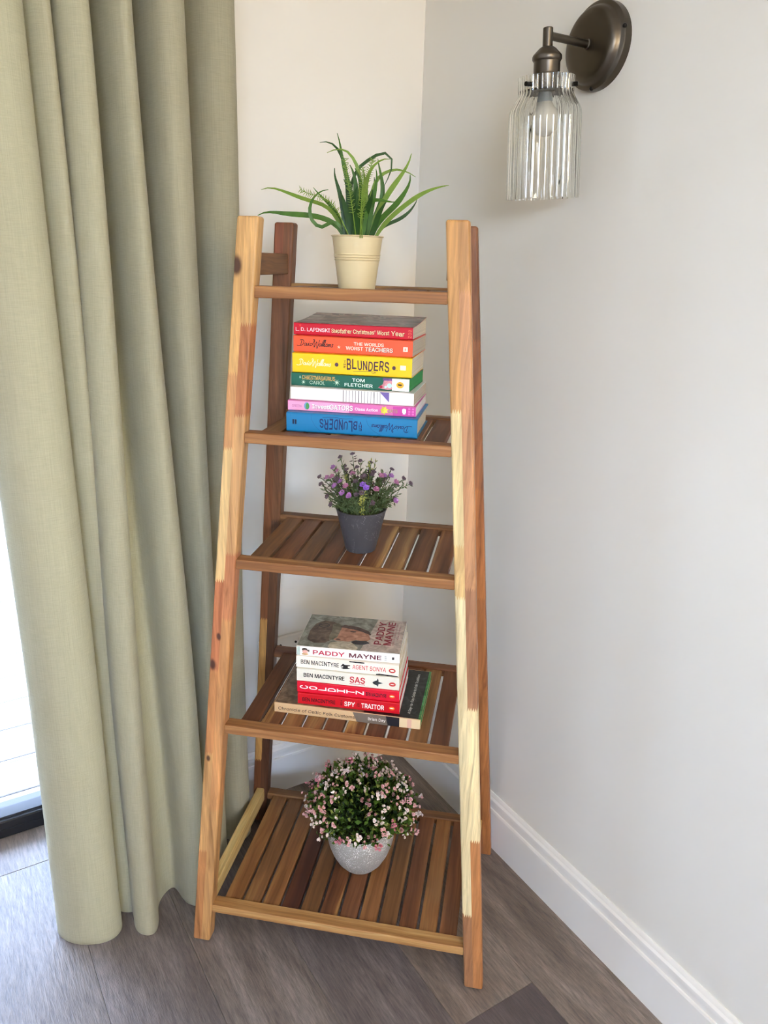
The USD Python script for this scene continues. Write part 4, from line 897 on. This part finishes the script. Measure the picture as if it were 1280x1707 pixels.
# ------------------------------------------------------------------ wall lamp on the right wall
LS, LZ = 0.505, 1.632
lo = rw(LS, -BB, LZ)
lamp = thing('wall_lamp', 'bronze wall lamp with a fluted clear glass shade high on the pale wall', 'wall lamp', lo, 0)
# own axes: local X along the wall towards the room's front (s), Y out from the wall (d), Z up -> turned into world directions
LB = np.array([[*RD, 0], [*RN, 0], [0, 0, 1.0]])
def lm(m):
    m.vertices = np.array(m.vertices) @ LB; m.fix_normals(); return m
def turn_out(m): m.apply_transform(trimesh.transformations.rotation_matrix(-math.pi / 2, [1, 0, 0])); return m   # z -> y (out of the wall)
pl = [(0, 0.0), (.0635, 0), (.0635, .010), (.0630, .013), (.0610, .015), (.0580, .0158), (.0560, .0175), (.0545, .022), (.0520, .0262), (.0480, .0285), (.040, .0293), (0, .0293)]
obj('wall_plate', lm(turn_out(lathe(pl, 72))), M_BRONZE, lamp, smooth=35)
for (s, zz, y) in ((.0595, .016, .013), (.002, -.0605, .013)):
    c = trimesh.creation.icosphere(2, .0038); c.apply_translation([s, y, zz]); obj('fixing_screw', lm(c), plain('dark_metal', (30, 27, 25), .4, metallic=.8), lamp)
ARM = 0.098 + BB
obj('arm', lm(turn_out(lathe([(0, .028), (.0078, .028), (.0078, .0315), (.0062, .0325), (.0058, .034), (.0058, ARM - .004), (0, ARM - .004)], 32))), M_BRONZE, lamp, smooth=35)
TILT = trimesh.transformations.rotation_matrix(math.radians(-4.0), [1, 0, 0], [0, ARM, 0])   # the fitting droops a little towards the wall
def hang(m): m.apply_translation([0, ARM, 0]); m.apply_transform(TILT); return lm(m)
obj('stem', hang(lathe([(0, .0105), (.0066, .0105), (.0074, .0098), (.0076, .009), (.0076, -.0175), (0, -.0175)], 32)), M_BRONZE, lamp, smooth=35)
cup = [(0, -.0150), (.0095, -.0155), (.013, -.0178), (.0178, -.0225), (.0215, -.0262), (.0226, -.0285), (.0226, -.0325), (.0212, -.0345), (.0202, -.036), (.0202, -.0500), (.0208, -.0525), (.0200, -.0540), (.0196, -.0700), (.0196, -.0780), (0, -.0780)]
obj('socket_cup', hang(lathe(cup, 48)), M_BRONZE, lamp, smooth=35)
def fluted(profile, n=256, flutes=32, amp=.0024):
    m = lathe(profile, n, True); v = np.array(m.vertices); r = np.hypot(v[:, 0], v[:, 1]); a = np.arctan2(v[:, 1], v[:, 0])
    k = np.where(r > .02, 1 + amp * np.abs(np.sin(a * flutes / 2)) / np.maximum(r, 1e-6), 1)
    v[:, 0] *= k; v[:, 1] *= k; m.vertices = v; return m
GT = .0026
outp = [(.0415, -.0565), (.0415, -.0600), (.0410, -.0740), (.0405, -.0790), (.0412, -.0820), (.0440, -.0870), (.0500, -.0970), (.0532, -.1030), (.0543, -.1080), (.0546, -.1160), (.0550, -.1500), (.0556, -.1900), (.0562, -.2290), (.0560, -.2310)]
inp = [(r - GT, z) for r, z in outp[::-1]]
neck = [(.0200, -.0790), (.0200, -.0768), (.0388, -.0762), (.0389, -.0770), (.0389, -.0785)]
obj('glass_shade', hang(fluted(outp + inp)), M_GLASS, lamp, smooth=60)
obj('shade_ring', hang(lathe([(.0196, -.0745), (.0378, -.0745), (.0378, -.0775), (.0196, -.0775)], 48, True)), plain('dark_metal', (30, 27, 25), .4), lamp, smooth=35, label='dark gallery ring that holds the glass')
for a in (200, 320, 80):
    c = trimesh.creation.cylinder(.0034, .012, sections=20); c.apply_transform(trimesh.transformations.rotation_matrix(math.pi / 2, [0, 1, 0])); c.apply_translation([.0425, 0, -.0690]); c.apply_transform(trimesh.transformations.rotation_matrix(math.radians(a), [0, 0, 1]))
    obj('thumb_screw', hang(c), plain('dark_metal', (30, 27, 25), .4), lamp, smooth=35)
bulb = [(.0118, -.0905), (.0150, -.0960), (.0195, -.1030), (.0222, -.1110), (.0225, -.1190), (.0205, -.1270), (.0160, -.1340), (.0090, -.1385), (0, -.1400)]
obj('light_bulb', hang(lathe(bulb, 40)), M_BULB, lamp, smooth=True)
obj('bulb_base', hang(lathe([(0, -.0770), (.0128, -.0775), (.0135, -.0880), (.0118, -.0915), (0, -.0915)], 32)), plain('grey_plastic', (150, 158, 160), .5), lamp, smooth=35)

# ------------------------------------------------------------------ socket low on the wall behind the shelf
so = thing('wall_socket', 'white double wall socket low on the wall behind the shelf', 'socket', (-0.325, BB, 0.392), 0)
M_SOCK = plain('white_plastic', (232, 228, 218), .35)
obj('face_plate', bx(-.073, .073, -.0095, -.0002, -.043, .043, .002, True), M_SOCK, so, smooth=40)
for x in (-.060, .060, -.018, .022):
    c = trimesh.creation.cylinder(.0028, .003, sections=20); c.apply_transform(trimesh.transformations.rotation_matrix(math.pi / 2, [1, 0, 0])); c.apply_translation([x, -.010, .022 if abs(x) < .05 else 0]); obj('screw' if abs(x) > .05 else 'switch_mark', c, plain('dark_plastic', (30, 28, 28), .5), so, smooth=40)
for x in (-.035, .035): obj('rocker', bx(x - .006, x + .006, -.0125, -.009, .016, .032, .001), M_SOCK, so, smooth=False)
